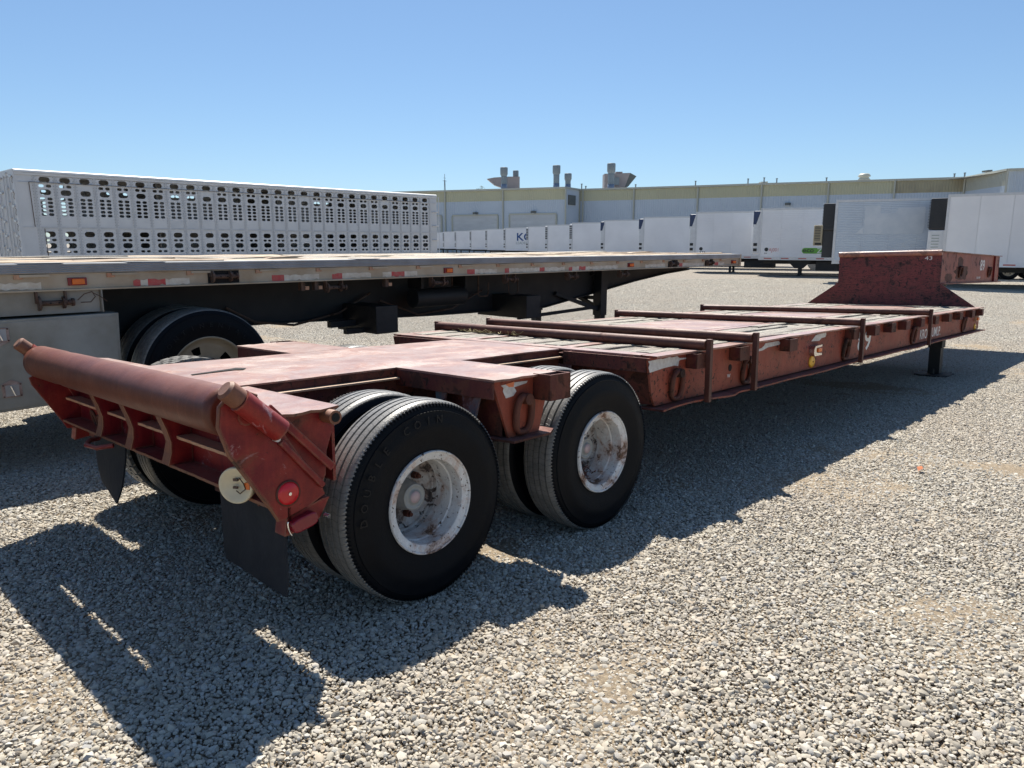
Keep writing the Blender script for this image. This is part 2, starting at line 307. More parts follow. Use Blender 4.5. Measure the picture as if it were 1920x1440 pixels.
# ---------------------------------------------------------------- mesh helpers
class MB:
    def __init__(s): s.v = []; s.f = []; s.m = []; s.sm = []; s.mats = []
    def mi(s, mat):
        if mat not in s.mats: s.mats.append(mat)
        return s.mats.index(mat)
    def add(s, vs, fs, mat=None, smooth=False):
        k = len(s.v); s.v += [tuple(v) for v in vs]; i = s.mi(mat) if mat else 0
        for f in fs: s.f.append([k+a for a in f]); s.m.append(i); s.sm.append(smooth)
        return s
    def box(s, x0, x1, y0, y1, z0, z1, mat=None):
        vs = [(x, y, z) for x in (x0, x1) for y in (y0, y1) for z in (z0, z1)]
        return s.add(vs, [(0, 1, 3, 2), (4, 6, 7, 5), (0, 4, 5, 1), (2, 3, 7, 6), (0, 2, 6, 4), (1, 5, 7, 3)], mat)
    def bar(s, p, q, w, h, mat=None, up=(0, 0, 1)):
        p = Vector(p); q = Vector(q); d = (q-p).normalized(); u = Vector(up)
        if abs(d.dot(u)) > .97: u = Vector((1, 0, 0))
        a = d.cross(u).normalized()*w/2; b = a.cross(d).normalized()*h/2
        vs = [c+sa*a+sb*b for c in (p, q) for sa in (-1, 1) for sb in (-1, 1)]
        return s.add(vs, [(0, 1, 3, 2), (4, 6, 7, 5), (0, 4, 5, 1), (2, 3, 7, 6), (0, 2, 6, 4), (1, 5, 7, 3)], mat)
    def cyl(s, p, q, r, n=16, mat=None, r2=None, cap=True, smooth=True):
        p = Vector(p); q = Vector(q); d = (q-p).normalized(); u = Vector((0, 0, 1)) if abs(d.z) < .95 else Vector((1, 0, 0))
        a = d.cross(u).normalized(); b = a.cross(d); r2 = r if r2 is None else r2
        vs = []
        for c, rr in ((p, r), (q, r2)):
            for i in range(n):
                t = math.tau*i/n; vs.append(c+a*math.cos(t)*rr+b*math.sin(t)*rr)
        s.add(vs, [(i, (i+1) % n, n+(i+1) % n, n+i) for i in range(n)], mat, smooth)
        if cap:
            s.add(vs[:n], [list(range(n))[::-1]], mat); s.add(vs[n:], [list(range(n))], mat)
        return s
    def tube(s, pts, r, n=10, mat=None, closed=False):
        pts = [Vector(p) for p in pts]; m = len(pts); rings = []
        prev = None
        for i, p in enumerate(pts):
            d = (pts[(i+1) % m]-pts[(i-1) % m]) if closed else (pts[min(i+1, m-1)]-pts[max(i-1, 0)])
            d.normalize()
            if prev is None:
                u = Vector((0, 0, 1)) if abs(d.z) < .9 else Vector((0, 1, 0)); prev = d.cross(u).normalized()
            a = (prev-d*prev.dot(d)).normalized(); prev = a; b = d.cross(a)
            rings.append([p+a*math.cos(math.tau*j/n)*r+b*math.sin(math.tau*j/n)*r for j in range(n)])
        vs = [v for g in rings for v in g]; fs = []
        for i in range(m if closed else m-1):
            for j in range(n):
                a0 = i*n+j; a1 = i*n+(j+1) % n; b0 = ((i+1) % m)*n+j; b1 = ((i+1) % m)*n+(j+1) % n
                fs.append((a0, a1, b1, b0))
        s.add(vs, fs, mat, True)
        if not closed:
            s.add(rings[0], [list(range(n))[::-1]], mat); s.add(rings[-1], [list(range(n))], mat)
        return s
    def lathe(s, prof, n=48, mat=None, axis='y', c=(0, 0, 0), smooth=True, closed=False):
        vs = []
        for i in range(n):
            t = math.tau*i/n
            for (r, h) in prof:
                if axis == 'y': vs.append((c[0]+r*math.cos(t), c[1]+h, c[2]+r*math.sin(t)))
                elif axis == 'x': vs.append((c[0]+h, c[1]+r*math.cos(t), c[2]+r*math.sin(t)))
                else: vs.append((c[0]+r*math.cos(t), c[1]+r*math.sin(t), c[2]+h))
        k = len(prof); fs = []
        for i in range(n):
            for j in range(k if closed else k-1):
                fs.append((i*k+j, i*k+(j+1) % k, ((i+1) % n)*k+(j+1) % k, ((i+1) % n)*k+j))
        return s.add(vs, fs, mat, smooth)
    def prism(s, poly, a0, a1, axis='y', mat=None):
        """poly in the two other axes; extruded along axis"""
        def P(u, w, a):
            return {'y': (u, a, w), 'x': (a, u, w), 'z': (u, w, a)}[axis]
        n = len(poly); vs = [P(u, w, a0) for u, w in poly]+[P(u, w, a1) for u, w in poly]
        return s.add(vs, [list(range(n))[::-1], [n+i for i in range(n)]]+[(i, (i+1) % n, n+(i+1) % n, n+i) for i in range(n)], mat)
    def quadstrip(s, a, b, mat=None, smooth=False):
        n = len(a); return s.add(list(a)+list(b), [(i, i+1, n+i+1, n+i) for i in range(n-1)], mat, smooth)
    def mesh(s, name, mat=None):
        me = bpy.data.meshes.new(name); me.from_pydata(s.v, [], s.f)
        mats = s.mats if s.mats else [mat]
        for x in mats: me.materials.append(M[x] if isinstance(x, str) else x)
        me.polygons.foreach_set('material_index', s.m); me.polygons.foreach_set('use_smooth', s.sm)
        bm = bmesh.new(); bm.from_mesh(me); bmesh.ops.recalc_face_normals(bm, faces=bm.faces); bm.to_mesh(me); bm.free()
        return me
    def build(s, name, mat=None, parent=None, loc=None, bevel=0, rot=None):
        if mat and not s.mats: s.mats = [mat]
        elif mat and s.mats == [None]: s.mats = [mat]
        return place(name, s.mesh(name), parent, loc, bevel, rot)
def place(name, me, parent=None, loc=None, bevel=0, rot=None):
    o = bpy.data.objects.new(name, me); col.objects.link(o)
    if parent: o.parent = parent
    if loc: o.location = loc
    if rot: o.rotation_euler = rot
    if bevel:
        b = o.modifiers.new('bevel', 'BEVEL'); b.width = bevel; b.segments = 2; b.limit_method = 'ANGLE'; b.angle_limit = rad(40)
    return o
def thing(name, label, cat, loc=(0, 0, 0), rotz=0, group=None, matrix=None):
    o = bpy.data.objects.new(name, None); col.objects.link(o); o.empty_display_size = .2
    if matrix is not None: o.matrix_world = matrix
    else: o.location = loc; o.rotation_euler = (0, 0, rotz)
    o['label'] = label; o['category'] = cat
    if group: o['group'] = group
    return o
def tag(o, label=None, cat=None, group=None, kind=None):
    for k, v in (('label', label), ('category', cat), ('group', group), ('kind', kind)):
        if v: o[k] = v
    return o
def copy_tree(o, parent=None):
    c = o.copy(); col.objects.link(c); c.parent = parent
    for ch in [x for x in bpy.data.objects if x.parent == o]:
        copy_tree(ch, c)
    return c
def ticket(name, txt, size, mat, parent, M4, extrude=.0006, sx=1, font_bold=False, spacing=1, offset=0.0):
    """flat lettering as a mesh; local x right, local y up"""
    cu = bpy.data.curves.new(name, 'FONT'); cu.body = txt; cu.size = size; cu.extrude = extrude
    cu.align_x = 'LEFT'; cu.space_character = spacing; cu.resolution_u = 3; cu.offset = offset
    tmp = bpy.data.objects.new('tmp', cu)
    me = bpy.data.meshes.new_from_object(tmp); bpy.data.objects.remove(tmp); bpy.data.curves.remove(cu)
    if sx != 1: me.transform(Matrix.Diagonal((sx, 1, 1, 1)))
    me.materials.clear(); me.materials.append(M[mat]); me.transform(M4)
    return place(name, me, parent)
def side_matrix(x, y, z):       # writing on a face looking toward -Y, reading along +X
    return Matrix(((1, 0, 0, x), (0, 0, -1, y), (0, 1, 0, z), (0, 0, 0, 1)))
def LD(lat, d, z=0.0):          # metres to the right of and ahead of the camera -> world
    h = Vector((math.cos(YAW), math.sin(YAW), 0)); r = Vector((math.sin(YAW), -math.cos(YAW), 0))
    p = Vector((CAM.x, CAM.y, 0)) + h*d + r*lat
    return Vector((p.x, p.y, z))

# ---------------------------------------------------------------- ground
NORM = A3 @ Vector((0, 0, 1)); P0 = TILT @ Vector((0, 0, 0)); ZF = CAM.z - 2.0
def ground_z(x, y):
    z = P0.z - (NORM.x*(x-P0.x)+NORM.y*(y-P0.y))/NORM.z
    k = .04; t = (z-ZF)/k
    z = ZF + (k*math.log1p(math.exp(t)) if t < 30 else (z-ZF))
    u = (.30-z)/k
    z = .30 - (k*math.log1p(math.exp(u)) if u < 30 else (.30-z))
    s = min(1, max(0, y-2.0))
    d = math.hypot(x+1.9, y+2.25); f = min(1, max(0, (16-d)/6))
    return z + .05*s*f
def build_ground():
    def axis(lo, mid0, mid1, hi, step):
        a = list(np.arange(mid0, mid1+1e-6, step)); s = step
        while a[-1] < hi: s *= 1.25; a.append(a[-1]+s)
        s = step
        while a[0] > lo: s *= 1.25; a.insert(0, a[0]-s)
        return a
    xs = axis(-900, -4, 13, 1500, .07); ys = axis(-900, -5, 8, 1500, .07)
    vs = []; 
    for y in ys:
        for x in xs:
            z = ground_z(x, y)
            d = math.hypot(x+1.9, y+2.25)
            if d < 26:
                z += .012*mnoise.noise((x*.9, y*.9, 0)) + .0055*mnoise.noise((x*4.1, y*4.1, 3)) - .0035
                z += .032*max(0, mnoise.noise((x*.62+5, y*.62, 7))-.20) + .012*max(0, mnoise.noise((x*2.6, y*2.6, 11))-.1)
            elif d > 300: z -= (d-300)*.0
            vs.append((x, y, z))
    nx = len(xs); fs = [(j*nx+i, j*nx+i+1, (j+1)*nx+i+1, (j+1)*nx+i) for j in range(len(ys)-1) for i in range(nx-1)]
    me = bpy.data.meshes.new('ground'); me.from_pydata(vs, [], fs); me.materials.append(M['ground'])
    me.polygons.foreach_set('use_smooth', [True]*len(fs))
    o = place('ground', me); o['kind'] = 'structure'; o['label'] = 'wide gravel yard'
build_ground()

def ico(sub):
    bm = bmesh.new(); bmesh.ops.create_icosphere(bm, subdivisions=sub, radius=1)
    v = np.array([x.co[:] for x in bm.verts]); f = [[y.index for y in x.verts] for x in bm.faces]; bm.free(); return v, f
def stone_tile(k, n, big):
    rng = np.random.RandomState(100+k); V, Fc = ico(2 if big else 1); Fc = np.array(Fc)
    allv = []; allf = []; base = 0
    cell = 1/math.sqrt(n); pts = []
    m = int(math.sqrt(n))
    for i in range(m):
        for j in range(m): pts.append(((i+.5+rng.uniform(-.62, .62))/m-.5, (j+.5+rng.uniform(-.62, .62))/m-.5))
    for (px, py) in pts:
        r = np.clip(rng.lognormal(math.log(.0068), .36), .003, .018)
        v = V.copy()
        # irregular stone: cut by random planes
        for _ in range(7):
            nrm = rng.normal(size=3); nrm /= np.linalg.norm(nrm); d = rng.uniform(.55, .85)
            t = v@nrm; over = np.clip(t-d, 0, None); v -= np.outer(over*.85, nrm)
        v *= np.array([1.22, 1.0, .82])*rng.uniform(.85, 1.2, 3)*r
        a = rng.uniform(0, math.tau); tx, ty = rng.normal(0, .35, 2)
        ca, sa = math.cos(a), math.sin(a)
        R = np.array([[ca, -sa, 0], [sa, ca, 0], [0, 0, 1]]); Rx = np.array([[1, 0, 0], [0, math.cos(tx), -math.sin(tx)], [0, math.sin(tx), math.cos(tx)]])
        Ry = np.array([[math.cos(ty), 0, math.sin(ty)], [0, 1, 0], [-math.sin(ty), 0, math.cos(ty)]])
        v = v@(R@Rx@Ry).T + np.array([px, py, rng.uniform(-.002, .006)])
        allv.append(v); allf.append(Fc+base); base += len(V)
    v = np.vstack(allv); f = np.vstack(allf)
    me = bpy.data.meshes.new('pebbles'); me.vertices.add(len(v)); me.vertices.foreach_set('co', v.ravel())
    me.loops.add(len(f)*3); me.loops.foreach_set('vertex_index', f.ravel().astype(np.int32))
    me.polygons.add(len(f)); me.polygons.foreach_set('loop_start', np.arange(0, len(f)*3, 3, dtype=np.int32))
    me.polygons.foreach_set('loop_total', np.full(len(f), 3, dtype=np.int32))
    me.polygons.foreach_set('use_smooth', np.ones(len(f), dtype=bool)); me.update(); me.validate(); me.set_sharp_from_angle(angle=rad(44))
    me.materials.append(M['stone']); return me
def build_gravel():
    src = bpy.data.collections.new('gravel_source')
    for k in range(2): src.objects.link(bpy.data.objects.new('pebble_patch_%d' % k, stone_tile(k, 7600, False)))
    pts = []; rots = []; idx = []
    rng = random.Random(3)
    h = Vector((math.cos(YAW), math.sin(YAW))); r = Vector((math.sin(YAW), -math.cos(YAW)))
    n = int(30)
    for i in range(-16, 62):
        for j in range(-24, 48):
            x, y = i+.5, j+.5; dx, dy = x-CAM.x, y-CAM.y
            d = dx*h.x+dy*h.y; la = dx*r.x+dy*r.y
            if d < -1.0 or d > 42 or abs(la) > .74*max(d, 0)+3.2: continue
            z = ground_z(x, y)
            e = .3; nx = -(ground_z(x+e, y)-ground_z(x-e, y))/(2*e); ny = -(ground_z(x, y+e)-ground_z(x, y-e))/(2*e)
            q = Vector((0, 0, 1)).rotation_difference(Vector((nx, ny, 1)).normalized()).to_matrix() @ Matrix.Rotation(rng.randrange(4)*math.pi/2, 3, 'Z')
            pts.append((x, y, z)); rots.append(q.to_euler()[:]); idx.append(rng.randrange(2))
    me = bpy.data.meshes.new('gravel'); me.from_pydata(pts, [], [])
    a = me.attributes.new('rot', 'FLOAT_VECTOR', 'POINT'); a.data.foreach_set('vector', [c for t in rots for c in t])
    a = me.attributes.new('pick', 'INT', 'POINT'); a.data.foreach_set('value', idx)
    o = place('gravel', me); tag(o, 'loose grey and tan gravel stones covering the yard', 'gravel', kind='stuff')
    ng = bpy.data.node_groups.new('scatter', 'GeometryNodeTree')
    ng.interface.new_socket('Geometry', in_out='INPUT', socket_type='NodeSocketGeometry'); ng.interface.new_socket('Geometry', in_out='OUTPUT', socket_type='NodeSocketGeometry')
    gi = ng.nodes.new('NodeGroupInput'); go = ng.nodes.new('NodeGroupOutput')
    ip = ng.nodes.new('GeometryNodeInstanceOnPoints'); ci = ng.nodes.new('GeometryNodeCollectionInfo')
    ci.inputs['Collection'].default_value = src; ci.inputs['Separate Children'].default_value = True; ci.inputs['Reset Children'].default_value = True
    ip.inputs['Pick Instance'].default_value = True
    r1 = ng.nodes.new('GeometryNodeInputNamedAttribute'); r1.data_type = 'FLOAT_VECTOR'; r1.inputs['Name'].default_value = 'rot'
    r2 = ng.nodes.new('GeometryNodeInputNamedAttribute'); r2.data_type = 'INT'; r2.inputs['Name'].default_value = 'pick'
    e2r = ng.nodes.new('FunctionNodeEulerToRotation')
    L = ng.links.new
    L(gi.outputs[0], ip.inputs['Points']); L(ci.outputs[0], ip.inputs['Instance']); L(r1.outputs[0], e2r.inputs[0]); L(e2r.outputs[0], ip.inputs['Rotation'])
    L(r2.outputs[0], ip.inputs['Instance Index']); L(ip.outputs[0], go.inputs[0])
    md = o.modifiers.new('scatter', 'NODES'); md.node_group = ng
build_gravel()

# ================================================================ the red low-bed trailer (local frame: x forward, y left, z up)
W = 2.40; ZD = .896
low = thing('low_bed_trailer', 'long rusty red low-bed trailer with roller tail, plank deck and raised nose, in the foreground', 'trailer', matrix=TILT)
def part(mb, name, mat=None, parent=None, bevel=0, kind=None, label=None):
    o = mb.build(name, mat, parent or low, bevel=bevel)
    if kind: o['kind'] = kind
    if label: o['label'] = label
    return o

# ---- rear centre platform
XR, XM = -.56, 1.68
rg = random.Random(5)
def wavy_plate(x0, x1, y0, y1, z, t, nx, mat, amp=.004, slot=None):
    """steel plate gently buckled, edges a little uneven"""
    mb = MB(); ny = max(3, int((y1-y0)/.1)); xs = np.linspace(x0, x1, nx); ys = np.linspace(y0, y1, ny)
    top = []; 
    for i, x in enumerate(xs):
        for j, y in enumerate(ys):
            dz = amp*mnoise.noise((x*2.1, y*2.4, z*7)); yy = y
            if j in (0, ny-1): yy += .004*mnoise.noise((x*9, y, 1)); dz -= .0015
            top.append((x, yy, z+dz))
    mb.add(top, [(i*ny+j, (i+1)*ny+j, (i+1)*ny+j+1, i*ny+j+1) for i in range(nx-1) for j in range(ny-1)
                 if not (slot and slot[0] < (xs[i]+xs[i+1])/2 < slot[1] and slot[2] < (ys[j]+ys[j+1])/2 < slot[3])], mat, True)
    bot = [(a, b, c-t) for a, b, c in top]
    mb.add(bot, [(i*ny+j, i*ny+j+1, (i+1)*ny+j+1, (i+1)*ny+j) for i in range(nx-1) for j in range(ny-1)
                 if not (slot and slot[0] < (xs[i]+xs[i+1])/2 < slot[1] and slot[2] < (ys[j]+ys[j+1])/2 < slot[3])], mat)
    for jj in (0, ny-1):
        mb.quadstrip([top[i*ny+jj] for i in range(nx)], [bot[i*ny+jj] for i in range(nx)], mat)
    for ii in (0, nx-1):
        mb.quadstrip([top[ii*ny+j] for j in range(ny)], [bot[ii*ny+j] for j in range(ny)], mat)
    return mb
part(wavy_plate(XR, XM-.004, .70, 1.70, ZD, .008, 80, 'red_top'), 'platform_plate')
# open slot burnt in the plate: thin dark gap with a bent lip
part(MB().prism([(-.47, 1.135), (-.25, 1.170), (-.22, 1.145), (-.18, 1.19), (-.21, 1.240), (-.25, 1.222), (-.47, 1.158)], ZD+.0045, ZD+.006, 'z', 'dark_bore'), 'burnt_slot')
for ys, si in ((.70, -1), (1.70, 1)):
    w0 = ys-si*.004; 
    mb = MB().box(XR, XM-.01, min(w0, w0-si*.012), max(w0, w0-si*.012), .50, ZD-.009, 'red_dark')
    # dark lightening holes (set proud rings of bore)
    for hx in (-.30, 1.0, 1.32): mb.cyl((hx, ys+si*.0005, .765), (hx, ys+si*.003, .765), .034, 14, 'dark_bore')
    part(mb, 'platform_beam')
    for a, b in ((XR+.02, .365), (.80, XM-.01)):
        mb = MB().box(a, b, ys-.001 if si > 0 else ys-.036, ys+.036 if si > 0 else ys+.001, .838, .848, 'tan_lit_rust')
        part(mb, 'flange_strip', bevel=.002)
    part(MB().box(XR+.01, XM-.02, ys-.04, ys+.04, .49, .5, 'red_dark'), 'beam_flange')
for x in (-.5, .1, .95, 1.5):
    part(MB().box(x, x+.08, .72, 1.68, .56, .86, 'red_dark'), 'cross_beam')

# ---- middle outriggers between the wheels, both sides
def outrigger(si):
    def Y(y): return y if si < 0 else W-y
    def bx(mb, x0, x1, ya, yb, z0, z1, m): a, b = sorted((Y(ya), Y(yb))); return mb.box(x0, x1, a, b, z0, z1, m)
    mb = MB(); n = 14
    # top plate with an eaten, uneven outer edge
    ys = [.704-(.704-.0)*k/n for k in range(n+1)]
    top = []; 
    for y in ys: top.append(((.37+.004*mnoise.noise((y*12, 0, 0))), Y(y), ZD))
    edge = [(.37+.43*k/10, Y(-.004+.012*mnoise.noise((k*1.3, 2, si))), ZD+.004*mnoise.noise((k*.9, 5, si))) for k in range(11)]
    back = [(.80, Y(y), ZD) for y in ys][::-1]
    loop = top+edge[1:-1]+back
    bot = [(a, b, c-.010) for a, b, c in loop]; m = len(loop)
    mb.add(loop+bot, [list(range(m)), list(range(m, 2*m))[::-1]]+[(i, (i+1) % m, m+(i+1) % m, m+i) for i in range(m)], 'red_top')
    part(mb, 'outrigger_plate')
    for xs_ in (.370, .788): part(bx(MB(), xs_, xs_+.012, .012, .70, .805, ZD-.011, 'red_dark'), 'outrigger_skirt', bevel=.002)
    # tapered end plate
    a, b = sorted((Y(.028), Y(.042)))
    part(MB().prism([(.384, ZD-.011), (.786, ZD-.011), (.70, .612), (.49, .612)], a, b, 'y', 'red_side'), 'end_plate')
    fl = [(.40, Y(.30)), (.46, Y(-.035)), (.72, Y(-.03)), (.80, Y(.02)), (.80, Y(.30))]
    part(MB().prism(fl, .60, .611, 'z', 'red_dark'), 'outrigger_foot')
    for x in (.47, .60, .70):
        p = [(Y(.06), ZD-.012), (Y(.69), ZD-.012), (Y(.69), .52), (Y(.28), .613), (Y(.06), .613)]
        part(MB().prism(p, x, x+.012, 'x', 'red_dark'), 'gusset')
    # blue patched inner gussets seen under the rear edge
    for y0, y1 in ((.13, .25), (.36, .44)):
        p = [(Y(y0), .80), (Y(y1), .80), (Y(y1-.02), .66), (Y(y0+.05), .64)]
        part(MB().prism(p, .405, .415, 'x', 'blue'), 'gusset', label='blue painted gusset')
    # open stake pocket
    mb = MB()
    for (x0, x1, ya, yb) in ((.655, .663, -.082, .026), (.797, .805, -.082, .026), (.663, .797, -.082, -.073)):
        bx(mb, x0, x1, ya, yb, .775, ZD+.002, 'red_dark')
    part(mb, 'stake_pocket', bevel=.0015)
    part(bx(MB(), .665, .795, -.07, .02, .78, .80, 'dark_bore'), 'pocket_bottom')
def ring(x, y, z0, z1, w=.11, r=.016, si=-1, parent=None, lug=True):
    """hanging lashing ring: long oval link below a lug"""
    mb = MB(); h = z1-z0; pts = []
    for k in range(26):
        t = math.tau*k/26
        px = math.copysign(abs(math.cos(t))**.65, math.cos(t))*w/2; pz = math.copysign(abs(math.sin(t))**.8, math.sin(t))*h/2
        pts.append((x+px, y+si*(.018+.012*math.sin(t)), (z0+z1)/2+pz))
    mb.tube(pts, r, 8, 'ring', closed=True)
    o = mb.build('lashing_ring', None, parent or low)
    if lug:
        MB().cyl((x+.005, y-si*.008, z1-.012), (x+.005, y+si*.052, z1-.012), .027, 12, 'ring').build('ring_lug', None, o)
    return o
for si in (-1, 1): outrigger(si)
ring(.575, .028, .63, .80, w=.105, r=.0165)
def strip_print(pts, y, name, mat, parent=None, t=.0012):
    return part(MB().prism(pts, y-t, y, 'y', mat), name, parent=parent)
strip_print([(.437, .862), (.455, .85), (.45, .835), (.47, .80), (.52, .806), (.54, .825), (.525, .845), (.61, .856), (.618, .866), (.52, .868)], .0268, 'reflective_tape', 'silver_tape')
strip_print([(.465, .866), (.525, .872), (.52, .848), (.49, .85)], .0252, 'reflective_tape', 'orange_tape')

# ---- main deck frame
X0, X1 = 1.68, 10.08
for si in (-1, 1):
    def Y(y): return y if si < 0 else W-y
    a, b = sorted((Y(.028), Y(.042)))
    part(MB().prism([(X0-.035, ZD-.013), (X1-.01, ZD-.013), (X1-.01, .597), (X0+.05, .597), (X0+.012, .66)], a, b, 'y', 'red_side'), 'side_beam_web')
    # top flange with nicked edge
    mb = MB(); n = 170; e1 = []; e2 = []
    for k in range(n+1):
        x = X0+.0+(X1+.06-X0)*k/n
        yy = Y(-.008+.006*mnoise.noise((x*5, 1, si))-(.02*max(0, mnoise.noise((x*1.7, 8, si)))))
        e1.append((x, yy, ZD-.0005+.003*mnoise.noise((x*3, 4, si)))); e2.append((x, Y(.095), ZD))
    lo1 = [(x, y, z-.012) for x, y, z in e1]; lo2 = [(x, y, z-.012) for x, y, z in e2]
    mb.quadstrip(e1, e2, 'red_top'); mb.quadstrip(lo1, lo2, 'red_side'); mb.quadstrip(e1, lo1, 'red_top'); mb.quadstrip(e2, lo2, 'red_side')
    mb.add([e1[0], e2[0], lo2[0], lo1[0]], [(0, 1, 2, 3)], 'red_side'); mb.add([e1[-1], e2[-1], lo2[-1], lo1[-1]], [(0, 1, 2, 3)], 'red_side')
    part(mb, 'top_flange')
    mb = MB(); e1 = []; e2 = []
    for k in range(n+1):
        x = X0+.02+(X1+.06-X0)*k/n; bend = .012*mnoise.noise((x*1.1, 3, si))
        if x < 2.6: bend += .014*math.sin((x-1.7)*5)
        e1.append((x, Y(-.048+.010*mnoise.noise((x*4, 6, si))), .585+bend)); e2.append((x, Y(.12), .585))
    lo1 = [(x, y, z-.011) for x, y, z in e1]; lo2 = [(x, y, z-.011) for x, y, z in e2]
    mb.quadstrip(e1, e2, 'red_dark'); mb.quadstrip(lo1, lo2, 'red_dark'); mb.quadstrip(e1, lo1, 'red_side'); mb.quadstrip(e2, lo2, 'red_dark')
    mb.add([e1[0], e2[0], lo2[0], lo1[0]], [(0, 1, 2, 3)], 'red_dark'); mb.add([e1[-1], e2[-1], lo2[-1], lo1[-1]], [(0, 1, 2, 3)], 'red_dark')
    part(mb, 'bottom_flange')
    # stake pockets along the beam
    for x, w_ in ((2.13, .13), (2.70, .14), (3.50, .14), (4.86, .14), (5.42, .13), (5.92, .14), (6.40, .14), (6.94, .13), (7.52, .14), (8.12, .14), (8.66, .14), (9.32, .15), (9.86, .10)):
        a, b = sorted((Y(-.052), Y(.026)))
        mb = MB()
        y2 = Y(-.052); y1 = Y(-.044); a2, b2 = sorted((y1, y2)); mb.box(x-w_/2, x+w_/2, a2, b2, .790, ZD-.016, 'red_dark' if rg.random() < .6 else 'ring')
        for xx in (x-w_/2, x+w_/2-.008):
            a3, b3 = sorted((Y(-.043), Y(.026))); mb.box(xx, xx+.008, a3, b3, .790, ZD-.016, 'red_dark')
        a3, b3 = sorted((Y(-.042), Y(.025))); mb.box(x-w_/2+.01, x+w_/2-.01, a3, b3, .794, .80, 'dark_bore')
        part(mb, 'stake_pocket')
    for x in (1.945, 2.87, 4.80, 6.86, 9.12):
        ring(x, Y(.028), .615, .785, w=.12, r=.0165, si=si)
# near-side marks
strip_print([(1.645, .868), (1.66, .85), (1.65, .83), (1.665, .80), (1.80, .812), (1.93, .818), (1.975, .81), (1.985, .842), (2.0, .846), (2.1, .846), (2.105, .852), (1.99, .858), (1.96, .872), (1.90, .868), (1.88, .874), (1.80, .868), (1.78, .872)], .0268, 'reflective_tape', 'silver_tape')
strip_print([(3.01, .812), (3.01, .825), (3.12, .835), (3.16, .85), (3.18, .865), (3.40, .868), (3.44, .85), (3.42, .838), (3.22, .832), (3.15, .818)], .0268, 'reflective_tape', 'silver_tape')
strip_print([(4.03, .822), (4.09, .85), (4.12, .866), (4.20, .872), (4.34, .874), (4.35, .86), (4.33, .838), (4.25, .835), (4.2, .815)], .0268, 'reflective_tape', 'silver_tape')
part(MB().cyl((2.65, .0275, .737), (2.65, .0255, .737), .024, 14, 'dark_bore'), 'bolt_hole')
ticket('white_mark', 'W', .035, 'white', low, side_matrix(2.615, .027, .672), sx=1.2)
# the painted numerals and letters
ticket('painted_number', '89', .265, 'white', low, side_matrix(5.13, .0265, .655), sx=1.42, offset=.003)
ticket('painted_lettering', 'KROF BUMLP.', .155, 'white', low, side_matrix(7.16, .0265, .632), sx=.93, offset=.001)
# chrome marker lamp with amber lens, reflectors
mb = MB(); mb.prism([(4.02, .705), (4.17, .705), (4.17, .72), (4.06, .73), (4.05, .755), (4.06, .77), (4.17, .775), (4.17, .79), (4.03, .785), (4.005, .76), (4.005, .73)], -.014, .027, 'y', 'chrome')
mk = part(mb, 'marker_lamp'); MB().box(4.07, 4.15, -.024, .024, .733, .768, 'amber').build('amber_lens', None, mk, bevel=.006)
def disc_reflector(x, z, r, y=.027, mat='yellow', stretch=1.2):
    mb = MB(); mb.lathe([(0, -.014), (r*.8, -.012), (r, -.006), (r, 0)], 24, mat, 'y', (0, 0, 0)); me = mb.mesh('reflector'); me.transform(Matrix.Diagonal((stretch, 1, 1, 1)))
    o = place('reflector', me, low, (x, y, z)); MB().cyl((0, -.0145, 0), (0, -.017, 0), .006, 8, 'ring').build('screw', None, o); return o
disc_reflector(4.062, .655, .048); disc_reflector(9.84, .635, .045)
mk = part(MB().box(9.78, 9.90, 0, .027, .71, .78, 'tan_lit_rust'), 'marker_lamp'); MB().box(9.80, 9.88, -.018, -.001, .725, .768, 'amber').build('amber_lens', None, mk, bevel=.005)

# ---- rear face of the deck and the framing below
for a, b in ((.045, .655), (1.745, W-.045)): part(MB().box(X0-.03, X0-.018, a, b, .80, ZD-.013, 'red_dark'), 'rear_skirt')
part(MB().box(X0+.05, X0+.062, .05, W-.05, .60, .84, 'red_dark'), 'rear_cross_beam')
part(MB().box(X0-.012, X0+.10, .098, .70, ZD-.010, ZD+.001, 'red_top').box(X0+.0, X0+.10, .70, 1.70, ZD-.010, ZD+.0015, 'red_top').box(X0-.012, X0+.10, 1.70, W-.098, ZD-.010, ZD+.001, 'red_top'), 'rear_edge_plate')
part(MB().box(X0-.022, X0-.0125, .60, .74, .63, .80, 'blue'), 'patch_plate')
for x in np.arange(2.3, 9.8, .62):
    part(MB().box(x, x+.05, .05, W-.05, .66, .85, 'red_dark'), 'floor_joist')
for y in (.72, 1.60):
    part(MB().box(X0+.07, X1-.05, y, y+.08, .60, .855, 'red_dark'), 'main_rail')

